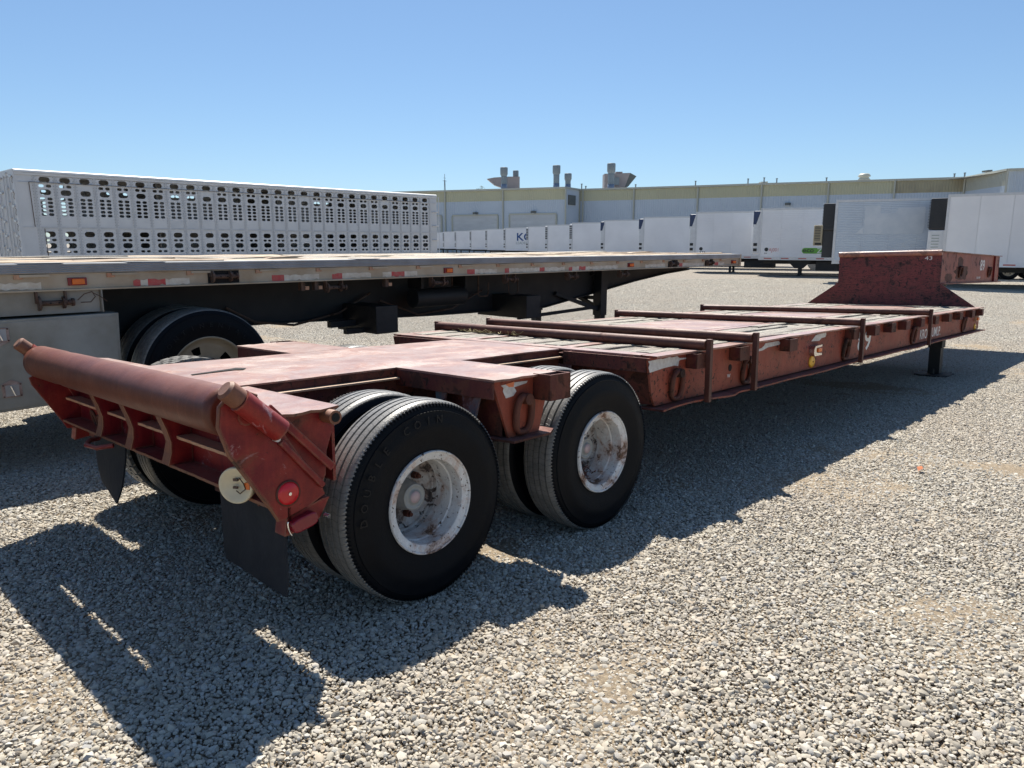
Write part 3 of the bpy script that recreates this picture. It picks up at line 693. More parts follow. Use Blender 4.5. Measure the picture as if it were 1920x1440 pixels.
# ---- deck surface: steel centre strip with lashed planks beside it
def plank_mesh(L_, w_, t_, seed):
    rr = random.Random(seed); mb = MB(); nx = max(6, int(L_/.14)); pr = []
    for k in range(nx+1):
        x = L_*k/nx; u = .004*mnoise.noise((x*3, seed, 0)); h = .006*mnoise.noise((x*2.2, seed, 9))
        e = 0
        ya = -w_/2+.003+.004*abs(mnoise.noise((x*7, seed, 2)))+u*.2; yb = w_/2-.003-.004*abs(mnoise.noise((x*7, seed, 5)))+u*.2
        c = -.004-.003*abs(mnoise.noise((x*4, seed, 7)))
        pr.append([(x+e, ya, -t_), (x+e, ya, h+c), (x+e, ya+w_*.12, h), (x+e, (ya+yb)/2, h+.002*mnoise.noise((x*9, seed, 3))), (x+e, yb-w_*.12, h), (x+e, yb, h+c), (x+e, yb, -t_)])
    vs = [p for r_ in pr for p in r_]; n7 = 7
    mb.add(vs, [(i*n7+j, (i+1)*n7+j, (i+1)*n7+j+1, i*n7+j+1) for i in range(nx) for j in range(6)]+[list(range(7)), list(range(nx*7, nx*7+7))[::-1]], 'wood')
    return mb.mesh('plank')
def plank(x0, x1, y, w_, seed, z=ZD+.001, parent=low):
    o = place('plank', plank_mesh(x1-x0, w_, .035, seed), parent, (x0, y, z+rg.uniform(-.009, .005)))
    o.rotation_euler = (rg.uniform(-.05, .05), rg.uniform(-.0010, .0010), rg.uniform(-.002, .002)); return o
sd = 1
def plank_bay(xa, xb, ya, yb, n):
    global sd
    w_ = (yb-ya)/n
    for k in range(n):
        x = xa
        while x < xb-.02:
            L_ = rg.uniform(2.0, 3.6); e = min(xb, x+L_)
            if xb-e < .5: e = xb
            plank(x+.004, e-.004, ya+w_*(k+.5), w_-.010, sd); sd += 1; x = e
for (ya, yb, n) in ((.10, .70, 5), (1.70, 2.30, 5)): plank_bay(X0+.105, 9.82, ya, yb, n)
plank_bay(X0+.105, 3.1, .805, 1.60, 6)
part(wavy_plate(X0+.105, 9.83, .705, .795, ZD, .008, 60, 'red_top', .003), 'deck_strip')
part(wavy_plate(X0+.105, 9.83, 1.605, 1.695, ZD, .008, 60, 'red_top', .003), 'deck_strip')
for a, b in ((3.105, 5.3), (5.305, 7.6), (7.605, 9.83)):
    part(wavy_plate(a, b, .80, 1.60, ZD+.002, .008, 30, 'red_top', .006), 'deck_plate')
part(MB().box(X0+.1, 9.82, .10, W-.10, ZD-.055, ZD-.045, 'dark_bore'), 'light_stop_sheet')  # added sheet, stops sun falling through the plank gaps
# straw caught behind the first pipe
mb = MB()
for k in range(70):
    x = 2.17+rg.uniform(-.05, .03); y = rg.uniform(1.5, 2.2); a = rg.uniform(0, 6.28); l = rg.uniform(.02, .06)
    mb.bar((x, y, ZD+.012), (x+math.cos(a)*l, y+math.sin(a)*l, ZD+.012+rg.uniform(0, .03)), .002, .002, 'straw')
tag(mb.build('dry_grass', None, low), kind='stuff')

# ---- raised nose
YN0, YN1, XN, XE, ZN, ZB = .50, 1.90, 9.86, 13.75, 1.665, 1.225
part(MB().prism([(YN0, ZN-.012), (YN1, ZN-.012), (YN1, ZB), (W-.04, ZD+.004), (.04, ZD+.004), (YN0, ZB)], XN, XN+.014, 'x', 'riser'), 'riser_plate')
part(MB().cyl((XN-.006, YN0, ZN-.010), (XN-.006, YN1, ZN-.014), .040, 20, 'red_top'), 'nose_edge_pipe')  # pale plate colour stands in for the sunlit highlight along the pipe
mb = wavy_plate(XN+.012, XE+.09, YN0-.03, YN1+.03, ZN+.010, .012, 40, 'red_top', .004); part(mb, 'nose_top_plate')
for y in (YN0, YN1-.014):
    part(MB().box(XN+.016, XE, y, y+.014, ZB, ZN-.004, 'nose'), 'nose_side')
    part(MB().box(XN+.02, XE+.02, y-.05 if y < 1 else y-.02, y+.034 if y < 1 else y+.064, ZB-.014, ZB-.001, 'nose'), 'nose_flange')
part(MB().box(XE, XE+.014, YN0-.005, YN1+.005, ZB-.02, ZN-.004, 'red_tail'), 'nose_front')
part(MB().box(XE-.45, XE-.44, YN0-.03, YN0-.001, ZB, ZN-.004, 'red_tail'), 'nose_rib')
part(MB().box(XN+.1, XE-.1, YN0+.2, YN1-.2, ZB-.016, ZB-.004, 'red_dark'), 'coupler_plate')
part(MB().prism([(10.0, ZB-.015), (10.75, ZB-.015), (10.45, ZB-.11), (10.15, ZB-.13)], .60, .75, 'y', 'black').prism([(10.0, ZB-.015), (10.75, ZB-.015), (10.45, ZB-.11), (10.15, ZB-.13)], 1.65, 1.8, 'y', 'black'), 'knee_bracket')
ring(10.93, YN0, 1.31, 1.46, w=.16, r=.017); ring(12.95, YN0, 1.31, 1.46, w=.16, r=.017)
ticket('painted_number', '89', .245, 'white', low, side_matrix(12.28, YN0-.0015, 1.415), sx=1.40, offset=.003)
ticket('painted_lettering', 'BUMP', .055, 'white', low, side_matrix(12.10, YN0-.0015, 1.275), sx=1.9)
ticket('chalk_mark', '43', .075, 'white', low, Matrix(((0, 0, -1, XN-.0015), (-1, 0, 0, .72), (0, 1, 0, 1.555), (0, 0, 0, 1))), sx=1.4)
def blotch(cx, cz, rx, rz, y, seed, mat='ring', name='rust_scab'):
    pts = []
    for k in range(30):
        t = math.tau*k/30; r = 1+.38*mnoise.noise((math.cos(t)*2, math.sin(t)*2, seed))+.16*mnoise.noise((math.cos(t)*7, math.sin(t)*7, seed+4))
        pts.append((cx+rx*r*math.cos(t), cz+rz*r*math.sin(t)))
    strip_print(pts, y, name, mat)
blotch(11.05, 1.37, .42, .105, YN0-.0005, 1); blotch(10.95, 1.52, .17, .09, YN0-.0005, 5); blotch(10.3, 1.30, .22, .06, YN0-.0005, 8)
# front end of the deck and landing legs
part(MB().box(X1-.02, X1-.008, .05, W-.05, .60, ZD-.014, 'red_side'), 'front_cross_beam')
for y in (.32, 2.08):
    part(MB().box(9.10, 9.27, y-.085, y+.085, .38, .84, 'black'), 'leg_housing', bevel=.004)
    lg = part(MB().box(9.115, 9.255, y-.07, y+.07, .03, .40, 'black'), 'landing_leg', bevel=.003)
    MB().prism([(8.98, y-.20), (9.33, y-.20), (9.40, y-.13), (9.40, y+.14), (9.33, y+.20), (8.98, y+.20), (8.92, y+.1), (8.92, y-.13)], .006, .028, 'z', 'black').build('foot_pad', None, lg)
    MB().box(9.03, 9.33, y-.02, y+.02, .028, .10, 'black').build('foot_lug', None, lg)
part(MB().bar((9.18, .42, .62), (9.18, 1.98, .62), .07, .07, 'black'), 'leg_brace')

# ---- roller tail
RX, RZ, RR = -.775, .893, .088
Y0, Y1 = .125, 2.325
mb = MB(); ypr = np.linspace(Y0, Y1, 40); prof = [(0, Y0), (RR-.018, Y0)]
for k, y in enumerate(ypr): prof.append((RR-.0018*abs(mnoise.noise((y*2.5, 0, 0)))-(.002 if 1.85 < y < 1.95 else 0), y))
prof += [(RR-.02, Y1), (0, Y1)]
mb.lathe(prof, 48, 'roller', 'y', (RX, 0, RZ)); part(mb, 'tail_roller')
for a, b in ((Y0-.10, Y0-.001), (Y1+.001, Y1+.06)): part(MB().cyl((RX, a, RZ), (RX, b, RZ), .03, 14, 'red_tail'), 'roller_axle')
def tail_side(si):
    def Y(y): return y if si < 0 else W-y
    def yr(a, b): return sorted((Y(a), Y(b)))
    a, b = yr(.030, .044)
    out = [(-.868, .865), (-.858, .935), (-.82, .972), (-.77, .978), (-.73, .955), (-.50, .60), (-.487, .565), (-.56, .53), (-.635, .505), (-.672, .505), (-.695, .55), (-.835, .77)]
    if si > 0: out = [(-.835, .81), (-.80, .825), (-.72, .82), (-.50, .60), (-.487, .565), (-.56, .53), (-.635, .505), (-.672, .505), (-.695, .55), (-.825, .77)]
    part(MB().prism(out, a, b, 'y', 'red_tail'), 'tail_side_plate', bevel=.002)
    # rolled rim along the rear edge of the plate
    if si < 0: part(MB().tube([(-.73, Y(.037), .957), (-.775, Y(.037), .978), (-.825, Y(.037), .972), (-.862, Y(.037), .935), (-.87, Y(.037), .87), (-.838, Y(.037), .77), (-.697, Y(.037), .55), (-.673, Y(.037), .507)], .0065, 8, 'edge_rust' if si < 0 else 'red_tail'), 'plate_rim')
    # box corner in front of it
    p2 = [(-.72, .872), (-.435, .872), (-.43, .80), (-.46, .72), (-.468, .63), (-.50, .57), (-.60, .62)]
    a, b = yr(.050, .062)
    part(MB().prism(p2, a, b, 'y', 'red_tail'), 'corner_box_side', bevel=.002)
    mb = MB(); xs = np.linspace(-.72, -.425, 9); top = []; lo = []
    for k, x in enumerate(xs):
        top.append((x, Y(.018+.016*mnoise.noise((x*14, 3, si))), .884+.012*mnoise.noise((x*11, 2, si)))); lo.append((x, Y(.70), .888))
    mb.quadstrip(top, lo, 'red_top'); mb.quadstrip([(x, y, z-.010) for x, y, z in top], [(x, y, z-.010) for x, y, z in lo], 'red_dark'); mb.quadstrip(top, [(x, y, z-.010) for x, y, z in top], 'edge_rust')
    part(mb, 'corner_top_plate')
    a, b = yr(.05, .70); part(MB().box(-.437, -.425, a, b, .60, .876, 'red_tail'), 'corner_box_front')
    # rolled eye at the outer corner
    part(MB().cyl((-.462, Y(.07), .852), (-.462, Y(-.018), .852), .026, 16, 'edge_rust').cyl((-.462, Y(-.019), .852), (-.462, Y(-.021), .852), .017, 12, 'dark_bore'), 'eye')
    # slanted tube with a capped pin
    d = Vector((.135, 0, -.12)).normalized(); p = Vector((-.812, Y(-.008), .958))
    t = part(MB().cyl(p, p+d*.185, .040, 20, 'red_tail'), 'pin_tube')
    cap = MB(); q = p-d*.058
    cap.cyl(q, p-d*.004, .036, 18, 'edge_rust'); cap.cyl(q-d*.008, q, .026, 18, 'edge_rust', r2=.036); cap.build('pin', None, t)
    part(MB().cyl((-.676, Y(.028), .805), (-.676, Y(.008), .805), .012, 8, 'silver_tape'), 'grease_nut')
    # diagonal stiffening ribs
    part(MB().bar((-.70, Y(.022), .915), (-.455, Y(.022), .66), .030, .012, 'red_tail', up=(0, 1, 0)).bar((-.715, Y(.034), .89), (-.66, Y(-.004), .835), .012, .05, 'edge_rust'), 'diagonal_rib', bevel=.003)
    part(MB().bar((-.66, Y(.020), .79), (-.500, Y(.020), .600), .022, .016, 'red_tail', up=(0, 1, 0)), 'diagonal_rib', bevel=.004)
    # lower bracket with pill lamp
    part(MB().prism([(-.655, .445), (-.645, .512), (-.50, .55), (-.47, .55), (-.50, .50), (-.53, .462)], *yr(.03, .10), 'y', 'red_tail'), 'lamp_bracket')
    mb = MB(); 
    me = MB().prism([(.052*math.copysign(abs(math.cos(t))**.45, math.cos(t)), .026*math.copysign(abs(math.sin(t))**.7, math.sin(t))) for t in np.linspace(0, math.tau, 33)[:-1]], -.018, .012, 'y', 'redlens_dark').mesh('lens')
    if si < 0:
        o = place('marker_lamp', me, low, (-.588, Y(.018), .487), rot=(0, -.22, 0), bevel=.006)
        MB().tube([(-.055+.006*math.cos(t), -.002, .026*math.sin(t)) for t in np.linspace(math.pi/2, 3*math.pi/2, 9)], .003, 6, 'chrome').build('lamp_rim', None, o)
        part(MB().cyl((-.50, .02, .49), (-.492, .0, .487), .009, 8, 'chrome'), 'bolt')
    # round reflector
    if si < 0:
        o = place('tail_reflector', MB().lathe([(0, -.012), (.034, -.011), (.041, -.005), (.042, 0)], 28, 'redlens', 'y').mesh('lens'), low, (-.636, Y(.0295), .600))
        MB().lathe([(.040, -.004), (.047, -.004), (.048, 0)], 28, 'ring', 'y').build('reflector_ring', None, o)
        MB().cyl((0, -.013, 0), (0, -.016, 0), .006, 10, 'chrome').build('screw', None, o)
tail_side(-1); tail_side(1)
# bumper beam: web, three flanges
YB0, YB1 = .046, W-.046
part(MB().box(-.60, -.588, YB0+.005, YB1-.005, .560, .80, 'red_tail'), 'bumper_web')
def ragged(x0, x1, z, t, mat, edge, seed):
    mb = MB(); ys = np.linspace(YB0, YB1, 150); a = []; b = []
    for y in ys: a.append((x0+.0035*mnoise.noise((y*14, seed, 0))+.002*mnoise.noise((y*50, seed, 0)), y, z)); b.append((x1, y, z))
    la = [(x, y, zz-t) for x, y, zz in a]; lb = [(x, y, zz-t) for x, y, zz in b]
    mb.quadstrip(a, b, mat); mb.quadstrip(la, lb, 'red_dark'); mb.quadstrip(a, la, edge); return mb
part(ragged(-.668, -.601, .684, .012, 'tan_lit_rust', 'tan_lit_rust', 2), 'bumper_shelf')
part(ragged(-.692, -.50, .560, .012, 'red_tail', 'edge_rust', 5), 'bumper_lower_flange')
part(MB().box(-.70, -.589, YB0+.008, YB1-.008, .803, .815, 'red_dark'), 'bumper_top_plate')
for a, b in ((.03, .60), (1.62, 2.10)): part(MB().box(-.640, -.628, a, b, .495, .547, 'red_dark'), 'flap_angle')
for y in (.09, .23, .38, .52): part(MB().cyl((-.641, y, .52), (-.647, y, .52), .010, 8, 'ring'), 'bolt')
for y in (1.70, 1.30, .875, .44 + .43*0 - .0):
    if y < .5: continue
    # curved rib: wide plate bowing from the roller bracket down to the lower flange
    prof = [(-.735, .83), (-.725, .77), (-.705, .715), (-.690, .66), (-.692, .61), (-.706, .562)]
    for s_, dy in ((-1, 0), (1, .045)):
        part(MB().prism(prof+[(-.602, .562), (-.602, .83)], y+dy, y+dy+.007, 'y', 'red_tail'), 'rib')
    mb = MB(); a = [(x-.003, y+.001, z) for x, z in prof]; b = [(x-.003, y+.051+(.02 if z < .64 else 0), z) for x, z in prof]
    mb.quadstrip(a, b, 'edge_rust'); mb.quadstrip([(x+.008, y_, z) for x, y_, z in a], [(x+.008, y_, z) for x, y_, z in b], 'red_tail'); mb.quadstrip(a, [(x+.008, y_, z) for x, y_, z in a], 'tan_lit_rust'); mb.quadstrip(b, [(x+.008, y_, z) for x, y_, z in b], 'edge_rust')
    part(mb, 'rib_face')
# number plates and hanging links on the web
for y0, w_, h_, txt, sz in ((1.52, .20, .085, '40521', .072), (1.085, .15, .075, '2018', .05)):
    o = part(MB().box(-.6035, -.6015, y0-w_, y0, .573, .573+h_, 'plate_white'), 'number_plate')
    ticket('plate_print', txt, sz, 'ink', o, Matrix(((0, 0, -1, -.6045), (-1, 0, 0, y0-.012), (0, 1, 0, .573+h_*.33), (0, 0, 0, 1))), extrude=.0002, sx=.85)
for y, z in ((2.03, .60), (1.93, .585)):
    pts = [(-.628-.012*math.sin(t), y+.026*math.cos(t), z+.043*math.sin(t)) for t in np.linspace(0, math.tau, 17)[:-1]]
    part(MB().tube(pts, .008, 8, 'ring', closed=True), 'chain_link')
# round cream lamp hanging in the bumper
o = part(MB().lathe([(0, .020), (.02, .012), (.052, .002), (.060, -.004), (.066, -.004), (.068, .004), (.064, .03), (.05, .05)], 36, 'cream', 'x', (0, 0, 0)), 'tail_lamp')
o.location = (-.735, .215, .612); o.rotation_euler = (0, 0, .55)
o['label'] = 'round cream tail lamp shell without its lens'
MB().tube([(.004, -.01, .021), (-.006, -.02, .03), (-.008, -.035, .012), (-.004, -.04, -.01), (-.008, -.02, -.027), (.002, 0, -.02)], .0022, 6, 'winch').build('loose_wire', None, o)
MB().box(-.004, .004, -.055, -.036, -.012, .013, 'amber').build('socket', None, o)
MB().box(-.002, .006, -.008, .010, .016, .025, 'winch').build('contact', None, o); MB().box(-.002, .006, -.006, .012, -.012, -.004, 'winch').build('contact', None, o)
# rubber flaps
def flap(y0, y1, z0, z1, curl, seed, name='mud_flap', skew=0):
    mb = MB(); nz, ny = 12, 8; g1 = []; g2 = []
    for i in range(nz+1):
        u = i/nz
        for j in range(ny+1):
            v = j/ny; y = y0+(y1-y0)*v+skew*u; x = -.645-.035*curl*u*u+.012*mnoise.noise((v*2, u*2, seed))*u+curl*.10*u*u*(v-.3)
            z = z1+(z0-z1)*u+curl*.03*u*v
            g1.append((x, y, z)); g2.append((x+.008, y, z))
    n = ny+1; q = [(i*n+j, i*n+j+1, (i+1)*n+j+1, (i+1)*n+j) for i in range(nz) for j in range(ny)]
    mb.add(g1, q, 'flap', True); mb.add(g2, q, 'flap', True)
    for jj in (0, ny): mb.quadstrip([g1[i*n+jj] for i in range(nz+1)], [g2[i*n+jj] for i in range(nz+1)], 'flap')
    mb.quadstrip([g1[nz*n+j] for j in range(n)], [g2[nz*n+j] for j in range(n)], 'flap')
    return part(mb, name)
flap(.045, .545, .215, .520, .18, 2)
flap(1.56, 2.0, .235, .52, .75, 9, skew=.04)
part(MB().tube([(-.70, 1.55, .54), (-.76, 1.60, .53), (-.78, 1.68, .535), (-.74, 1.76, .54), (-.69, 1.78, .54)], .012, 8, 'red_tail'), 'bent_hook')

# ---- axles and wheels
RT = .4235; RB = .205; TW = .222
def tyre_profile(R, rb, w_, grooves=(.17, .5, .83), gd=.017, inner=None):
    """closed profile (r, h) for h from 0 (outer face) to w_"""
    p = [(rb, w_*.13), (rb+.010, w_*.045), (rb+(R-rb)*.22, .006), (rb+(R-rb)*.45, -.012), (rb+(R-rb)*.62, -.010), (R-.045, .004), (R-.040, .0035), (R-.038, .009), (R-.016, .016), (R-.006, .024), (R-.002, .032)]
    t0, t1 = .032, w_-.032
    for gpos in grooves:
        c = t0+(t1-t0)*gpos; cr = R+.004*(1-((gpos-.5)*2)**2)
        p += [(cr, c-.0060), (cr-gd, c-.0045), (cr-gd, c+.0045), (cr, c+.0060)]
    q = [(r, w_-h) for r, h in p[:11]][::-1]
    return p+q
tyre_me = MB().lathe(tyre_profile(RT, RB, TW, (.13, .38, .62, .87)), 128, 'tyre').mesh('tyre'); tyre_me.set_sharp_from_angle(angle=rad(38))
# shoulder notches in relief
def notched(me):
    mb = MB(); n = 150
    for i in range(n):
        t = math.tau*i/n; c, s = math.cos(t), math.sin(t); tx, tz = -s*.0032, c*.0032
        for (r0, r1, h0, h1) in ((RT-.0205, RT-.004, .0085, .0235),):
            vs = [(c*r+e*tx, h, s*r+e*tz) for e in (-1, 1) for r, h in ((r0, h0-.003), (r1, h1-.006), (r1+.001, h1), (r0, h0+.002))]
            mb.add(vs, [(0, 1, 2, 3), (4, 7, 6, 5), (0, 4, 5, 1), (1, 5, 6, 2), (2, 6, 7, 3)], 'tyre')
    return mb.mesh('shoulder_lug')
notch_me = notched(None)
def lug_mesh():
    mb = MB(); n = 46
    for i in range(n):
        for h0, h1, off in ((.006, .062, 0), (.070, .105, .5), (.113, .150, 0), (.160, .216, .5)):
            t0 = math.tau*(i+off)/n; t1 = t0+math.tau/n*.80
            vs = []
            for r in (RT-.004, RT+.014):
                for h in (h0, h1):
                    for t in (t0, t1):
                        tt = t+(.35*(h-.11)); vs.append((r*math.cos(tt), h, r*math.sin(tt)))
            mb.add(vs, [(0, 1, 3, 2), (4, 6, 7, 5), (0, 4, 5, 1), (2, 3, 7, 6), (0, 2, 6, 4), (1, 5, 7, 3)], 'tyre')
    return mb.mesh('tread_block')
lug_me = lug_mesh()
# deep-dish disc wheel: outer face at h = 0
rim_me = MB().lathe([(RB+.004, .030), (.2187, .014), (.2195, .004), (.216, -.002), (.211, .000), (.208, .006), (.1835, .011), (.1800, .014), (.1785, .020), (.1780, .075), (.1730, .080), (.1720, .088), (.1715, .172)], 72, 'rim').lathe([(.1715, .172), (.166, .186), (.157, .188), (.152, .197), (.120, .208), (.085, .212), (.060, .212), (.055, .222), (.055, .24), (RB+.004, .24)], 72, 'rim_in').mesh('rim'); rim_me.set_sharp_from_angle(angle=rad(32))
hub_me = MB().lathe([(.070, .212), (.066, .165), (.062, .150), (.058, .132), (.056, .127), (.057, .122), (.057, .116), (.048, .115), (.046, .118), (.030, .118), (.0285, .112), (0, .111)], 36, 'hub').mesh('hub')
cap_me = MB().lathe([(.026, .1115), (.024, .108), (.010, .1065), (0, .106)], 24, 'hubcap').mesh('hub_cap')
def nuts():
    mb = MB()
    for k in range(6):
        t = math.tau*k/6+.4; x, z = .098*math.cos(t), .098*math.sin(t)
        mb.cyl((x, .168, z), (x, .138, z), .017, 6, 'rim', smooth=False); mb.cyl((x, .138, z), (x, .122, z), .009, 8, 'hub')
    return mb.mesh('wheel_nut')
nut_single = MB().cyl((0, .212, 0), (0, .182, 0), .016, 6, 'ring', smooth=False).cyl((0, .182, 0), (0, .166, 0), .009, 8, 'ring').mesh('wheel_nut')
def letters_arc(txt, R, size, t0, dt, mat, h):
    out = []; t = t0
    for chh in txt:
        if chh != ' ':
            cu = bpy.data.curves.new('t', 'FONT'); cu.body = chh; cu.size = size; cu.extrude = .0006; cu.align_x = 'CENTER'; cu.resolution_u = 2; cu.offset = .0003
            ob = bpy.data.objects.new('t', cu); me = bpy.data.meshes.new_from_object(ob); bpy.data.objects.remove(ob)
            c, s = math.cos(t), math.sin(t)      # letter up = radial
            me.transform(Matrix(((s, c, 0, c*R), (0, 0, -1, h), (-c, s, 0, s*R), (0, 0, 0, 1)))); me.materials.clear(); me.materials.append(M[mat]); out.append(me)
        t -= dt
    return out
txt_me = letters_arc('DOUBLE COIN', .335, .046, rad(180), rad(9.6), 'tyre_txt', -.0118)
def wheel(x, y, si, rot, outer=True, lug=False, lettering=False, R=RT, mesh_set=None):
    """si -1: outer face toward -y; +1: toward +y.  The rim is the wheel; tyre and hub ride on it."""
    w = place('wheel', rim_me, low, (x, y, RT)); 
    if si > 0: w.rotation_euler = (0, rot, math.pi)
    else: w.rotation_euler = (0, rot, 0)
    ty = place('tyre', tyre_me, w)
    if not lug: place('tread_notch', notch_me, w)
    if lug: place('tread_block', lug_me, w)
    if outer:
        place('hub', hub_me, w); place('hub_cap', cap_me, w)
        for k in range(6):
            t = math.tau*k/6; place('wheel_nut', nut_single, w, (.098*math.cos(t), 0, .098*math.sin(t)))
    if lettering:
        for me in txt_me: place('raised_letter', me, w).rotation_euler = (0, -rot+lettering, 0)
    return w
for ax, xx in enumerate((0.0, 1.197)):
    wheel(xx, .0, -1, .3+ax, lettering=.0001 if ax == 0 else False)
    wheel(xx, .285+TW, 1, .9+ax, outer=False)                 # inner right, dish turned inwards
    wheel(xx, W, 1, 1.7+ax, lug=(ax == 0))
    wheel(xx, W-.285-TW, -1, .2+ax, outer=False)
    part(MB().cyl((xx, .25, RT), (xx, W-.25, RT), .06, 16, 'red_dark'), 'axle')
    for s in (.60, W-.60):
        part(MB().bar((xx-.38, s, .56), (xx, s, .50), .08, .05, 'red_dark').bar((xx, s, .50), (xx+.38, s, .56), .08, .05, 'red_dark'), 'leaf_spring')
part(MB().box(.45, .74, .55, .66, .46, .60, 'red_dark').box(.45, .74, W-.66, W-.55, .46, .60, 'red_dark'), 'spring_hanger')
# twigs caught in the front wheel dish
mb = MB()
for k in range(26):
    a = rg.uniform(0, 6.28); p = Vector((1.197-.06+rg.uniform(-.05, .06), rg.uniform(.05, .15), RT-.135+rg.uniform(-.01, .03))); l = rg.uniform(.03, .08)
    mb.bar(p, p+Vector((math.cos(a)*l, math.sin(a)*l*.5, rg.uniform(-.01, .03))), .004, .004, 'ring')
tag(mb.build('twigs', None, low), kind='stuff')

# ================================================================ loose pipe bars lying across the deck
def cross_bar(xr, xl, zr, zl, label, leg_z=.585):
    t = thing('pipe_bar', label, 'pipe', group='rusty pipe bars across the red deck', matrix=TILT @ Matrix.Translation((xr, -.05, ZD)))
    r = .034
    MB().cyl((-.017, 0, zr-ZD-r), (xl-xr, W+.14, zl-ZD-r), r, 20, 'pipe').build('pipe', None, t)
    MB().box(-.034, .0, -.036, -.002, leg_z-ZD-.01, zr-ZD+.003, 'pipe').build('leg', None, t, bevel=.003)
    MB().box(xl-xr-.02, xl-xr+.022, W+.125, W+.17, leg_z-ZD, zl-ZD+.003, 'pipe').build('leg', None, t, bevel=.003)
cross_bar(2.195, 2.22, .962, .964, 'rusty pipe bar across the red deck nearest the wheels')
cross_bar(2.835, 2.84, .966, .966, 'rusty pipe bar across the red deck, second from the wheels')
cross_bar(4.965, 4.85, .968, .968, 'rusty pipe bar across the red deck, third from the wheels, beside the painted 9')
cross_bar(7.18, 6.76, .970, .970, 'rusty pipe bar across the red deck nearest the raised nose')

# ================================================================ grey flatbed trailer behind
FY, FW = 3.28, 2.55
FM = Matrix.Translation((2, 0, 1.218)) @ Matrix.Rotation(.0042, 4, 'Y') @ Matrix.Translation((-2, 0, -1.218))
fb = thing('flatbed_trailer', 'weathered aluminium flatbed trailer with splintered wood deck and black frame, behind the red trailer', 'trailer', matrix=FM)
def fp(mb, name, mat=None, parent=None, bevel=0, kind=None): return part(mb, name, mat, parent or fb, bevel, kind)
FX0, FX1, FZ = -3.4, 9.34, 1.218
for yy, s in ((FY, -1), (FY+FW, 1)):
    prof = [(0, 0)]
    # fluted lip
    pts = [(yy+.10*-s, FZ)]; 
    for k in range(5):
        z = FZ-.002-k*.0125; pts += [(yy, z), (yy-s*-.0045 if False else yy-s*.0045*-1, z-.0065)]
    pts += [(yy, FZ-.066), (yy+.016*-s, FZ-.070), (yy+.018*-s, FZ-.168), (yy-.002*-s, FZ-.172), (yy-.002*-s, FZ-.182), (yy+.05*-s, FZ-.182), (yy+.05*-s, FZ-.172), (yy+.024*-s, FZ-.168), (yy+.024*-s, FZ-.07), (yy+.10*-s, FZ-.012)]
    mb = MB(); n = len(pts)
    xs = [FX0, FX1]; vs = [(x, y, z) for x in xs for y, z in pts]
    mb.add(vs, [(i, (i+1) % n, n+(i+1) % n, n+i) for i in range(2, 12)], 'alu'); mb.add(vs, [(i, (i+1) % n, n+(i+1) % n, n+i) for i in list(range(0, 2))], 'alu')
    mb.add(vs, [(i, (i+1) % n, n+(i+1) % n, n+i) for i in range(12, n)], 'alu_side'); mb.add(vs, [list(range(n))[::-1], list(range(n, 2*n))], 'alu_side')
    fp(mb, 'side_rail')
ys_ = -1
# stake-pocket stiffeners and drip tabs under the lip
for k, x in enumerate(np.arange(-.62, 9.2, .55)):
    fp(MB().box(x, x+.17, FY-.003, FY+.0165, FZ-.088, FZ-.0715, 'alu_side').box(x-.03, x+.02, FY+.004, FY+.0165, FZ-.10, FZ-.0715, 'tan_lit_rust'), 'rail_clip')
# deck boards: lengthwise, broken here and there
rf = random.Random(11); nb = 9; bw = FW/nb
for k in range(nb):
    x = FX0
    while x < FX1-.05:
        L_ = rf.uniform(1.4, 3.6); e = min(FX1-.02, x+L_)
        hi = rf.random()
        me = plank_mesh(e-x-.01, bw-.02 if k else bw-.12, .03, 400+k*20+int(x*3)); me.materials.clear(); me.materials.append(M['wood_tan'] if hi < .75 else M['wood'])
        o = place('deck_board', me, fb, (x, FY+bw*(k+.5)+(.05 if k == 0 else 0), FZ+.003+rf.uniform(0, .010)))
        o.rotation_euler = (rf.uniform(-.03, .03), -rf.uniform(0, .008) if rf.random() < .3 else 0, rf.uniform(-.003, .003)); x = e
# splinters sticking up from broken boards
for (x, y, l, h, a) in ((.95, 3.75, .55, .022, .03), (1.25, 3.62, .40, .028, -.04), (2.0, 3.9, .35, .018, .02), (2.3, 3.8, .5, .022, .0), (5.6, 4.2, .6, .03, .05), (7.8, 4.4, .8, .035, .05), (-.4, 3.6, .5, .012, 0), (.2, 3.7, .7, .016, 0), (3.6, 4.0, .4, .012, 0)):
    fp(MB().prism([(x, FZ), (x+l*.2, FZ+h*.6), (x+l*.75, FZ+h), (x+l, FZ+h*.85), (x+l*.8, FZ+h*.5), (x+l, FZ)], y, y+.09, 'y', 'wood_tan'), 'splintered_board')
# alu plates on the lip
for x in (.04, -.62, 1.95): fp(MB().box(x, x+.26, FY-.004, FY+.12, FZ+.0005, FZ+.0035, 'alu'), 'edge_plate')
fp(MB().box(FX0, FX1-.02, FY+.12, FY+FW-.12, FZ-.06, FZ-.034, 'black'), 'dark_backing_sheet')  # black sheet added below the boards to keep the underside dark
for k, x in enumerate(np.arange(FX0+.2, 9.1, .41)):
    fp(MB().box(x, x+.05, FY+.06, FY+FW-.06, FZ-.17, FZ-.062, 'black'), 'cross_member')
for y in (FY+.76, FY+FW-.80):
    prof = [(FX0, FZ-.17), (FX0, .64), (1.5, .63), (3.4, .575), (5.35, .55), (6.5, .70), (7.4, .82), (8.3, .915), (9.0, .96), (9.2, FZ-.18), (9.2, FZ-.17)]
    fp(MB().prism(prof, y, y+.02, 'y', 'black'), 'main_beam_web')
    for i in range(1, 8):
        (a, c), (b, d) = prof[i], prof[i+1]
        fp(MB().bar((a, y+.01, c), (b, y+.01, d), .13, .014, 'black'), 'main_beam_flange')
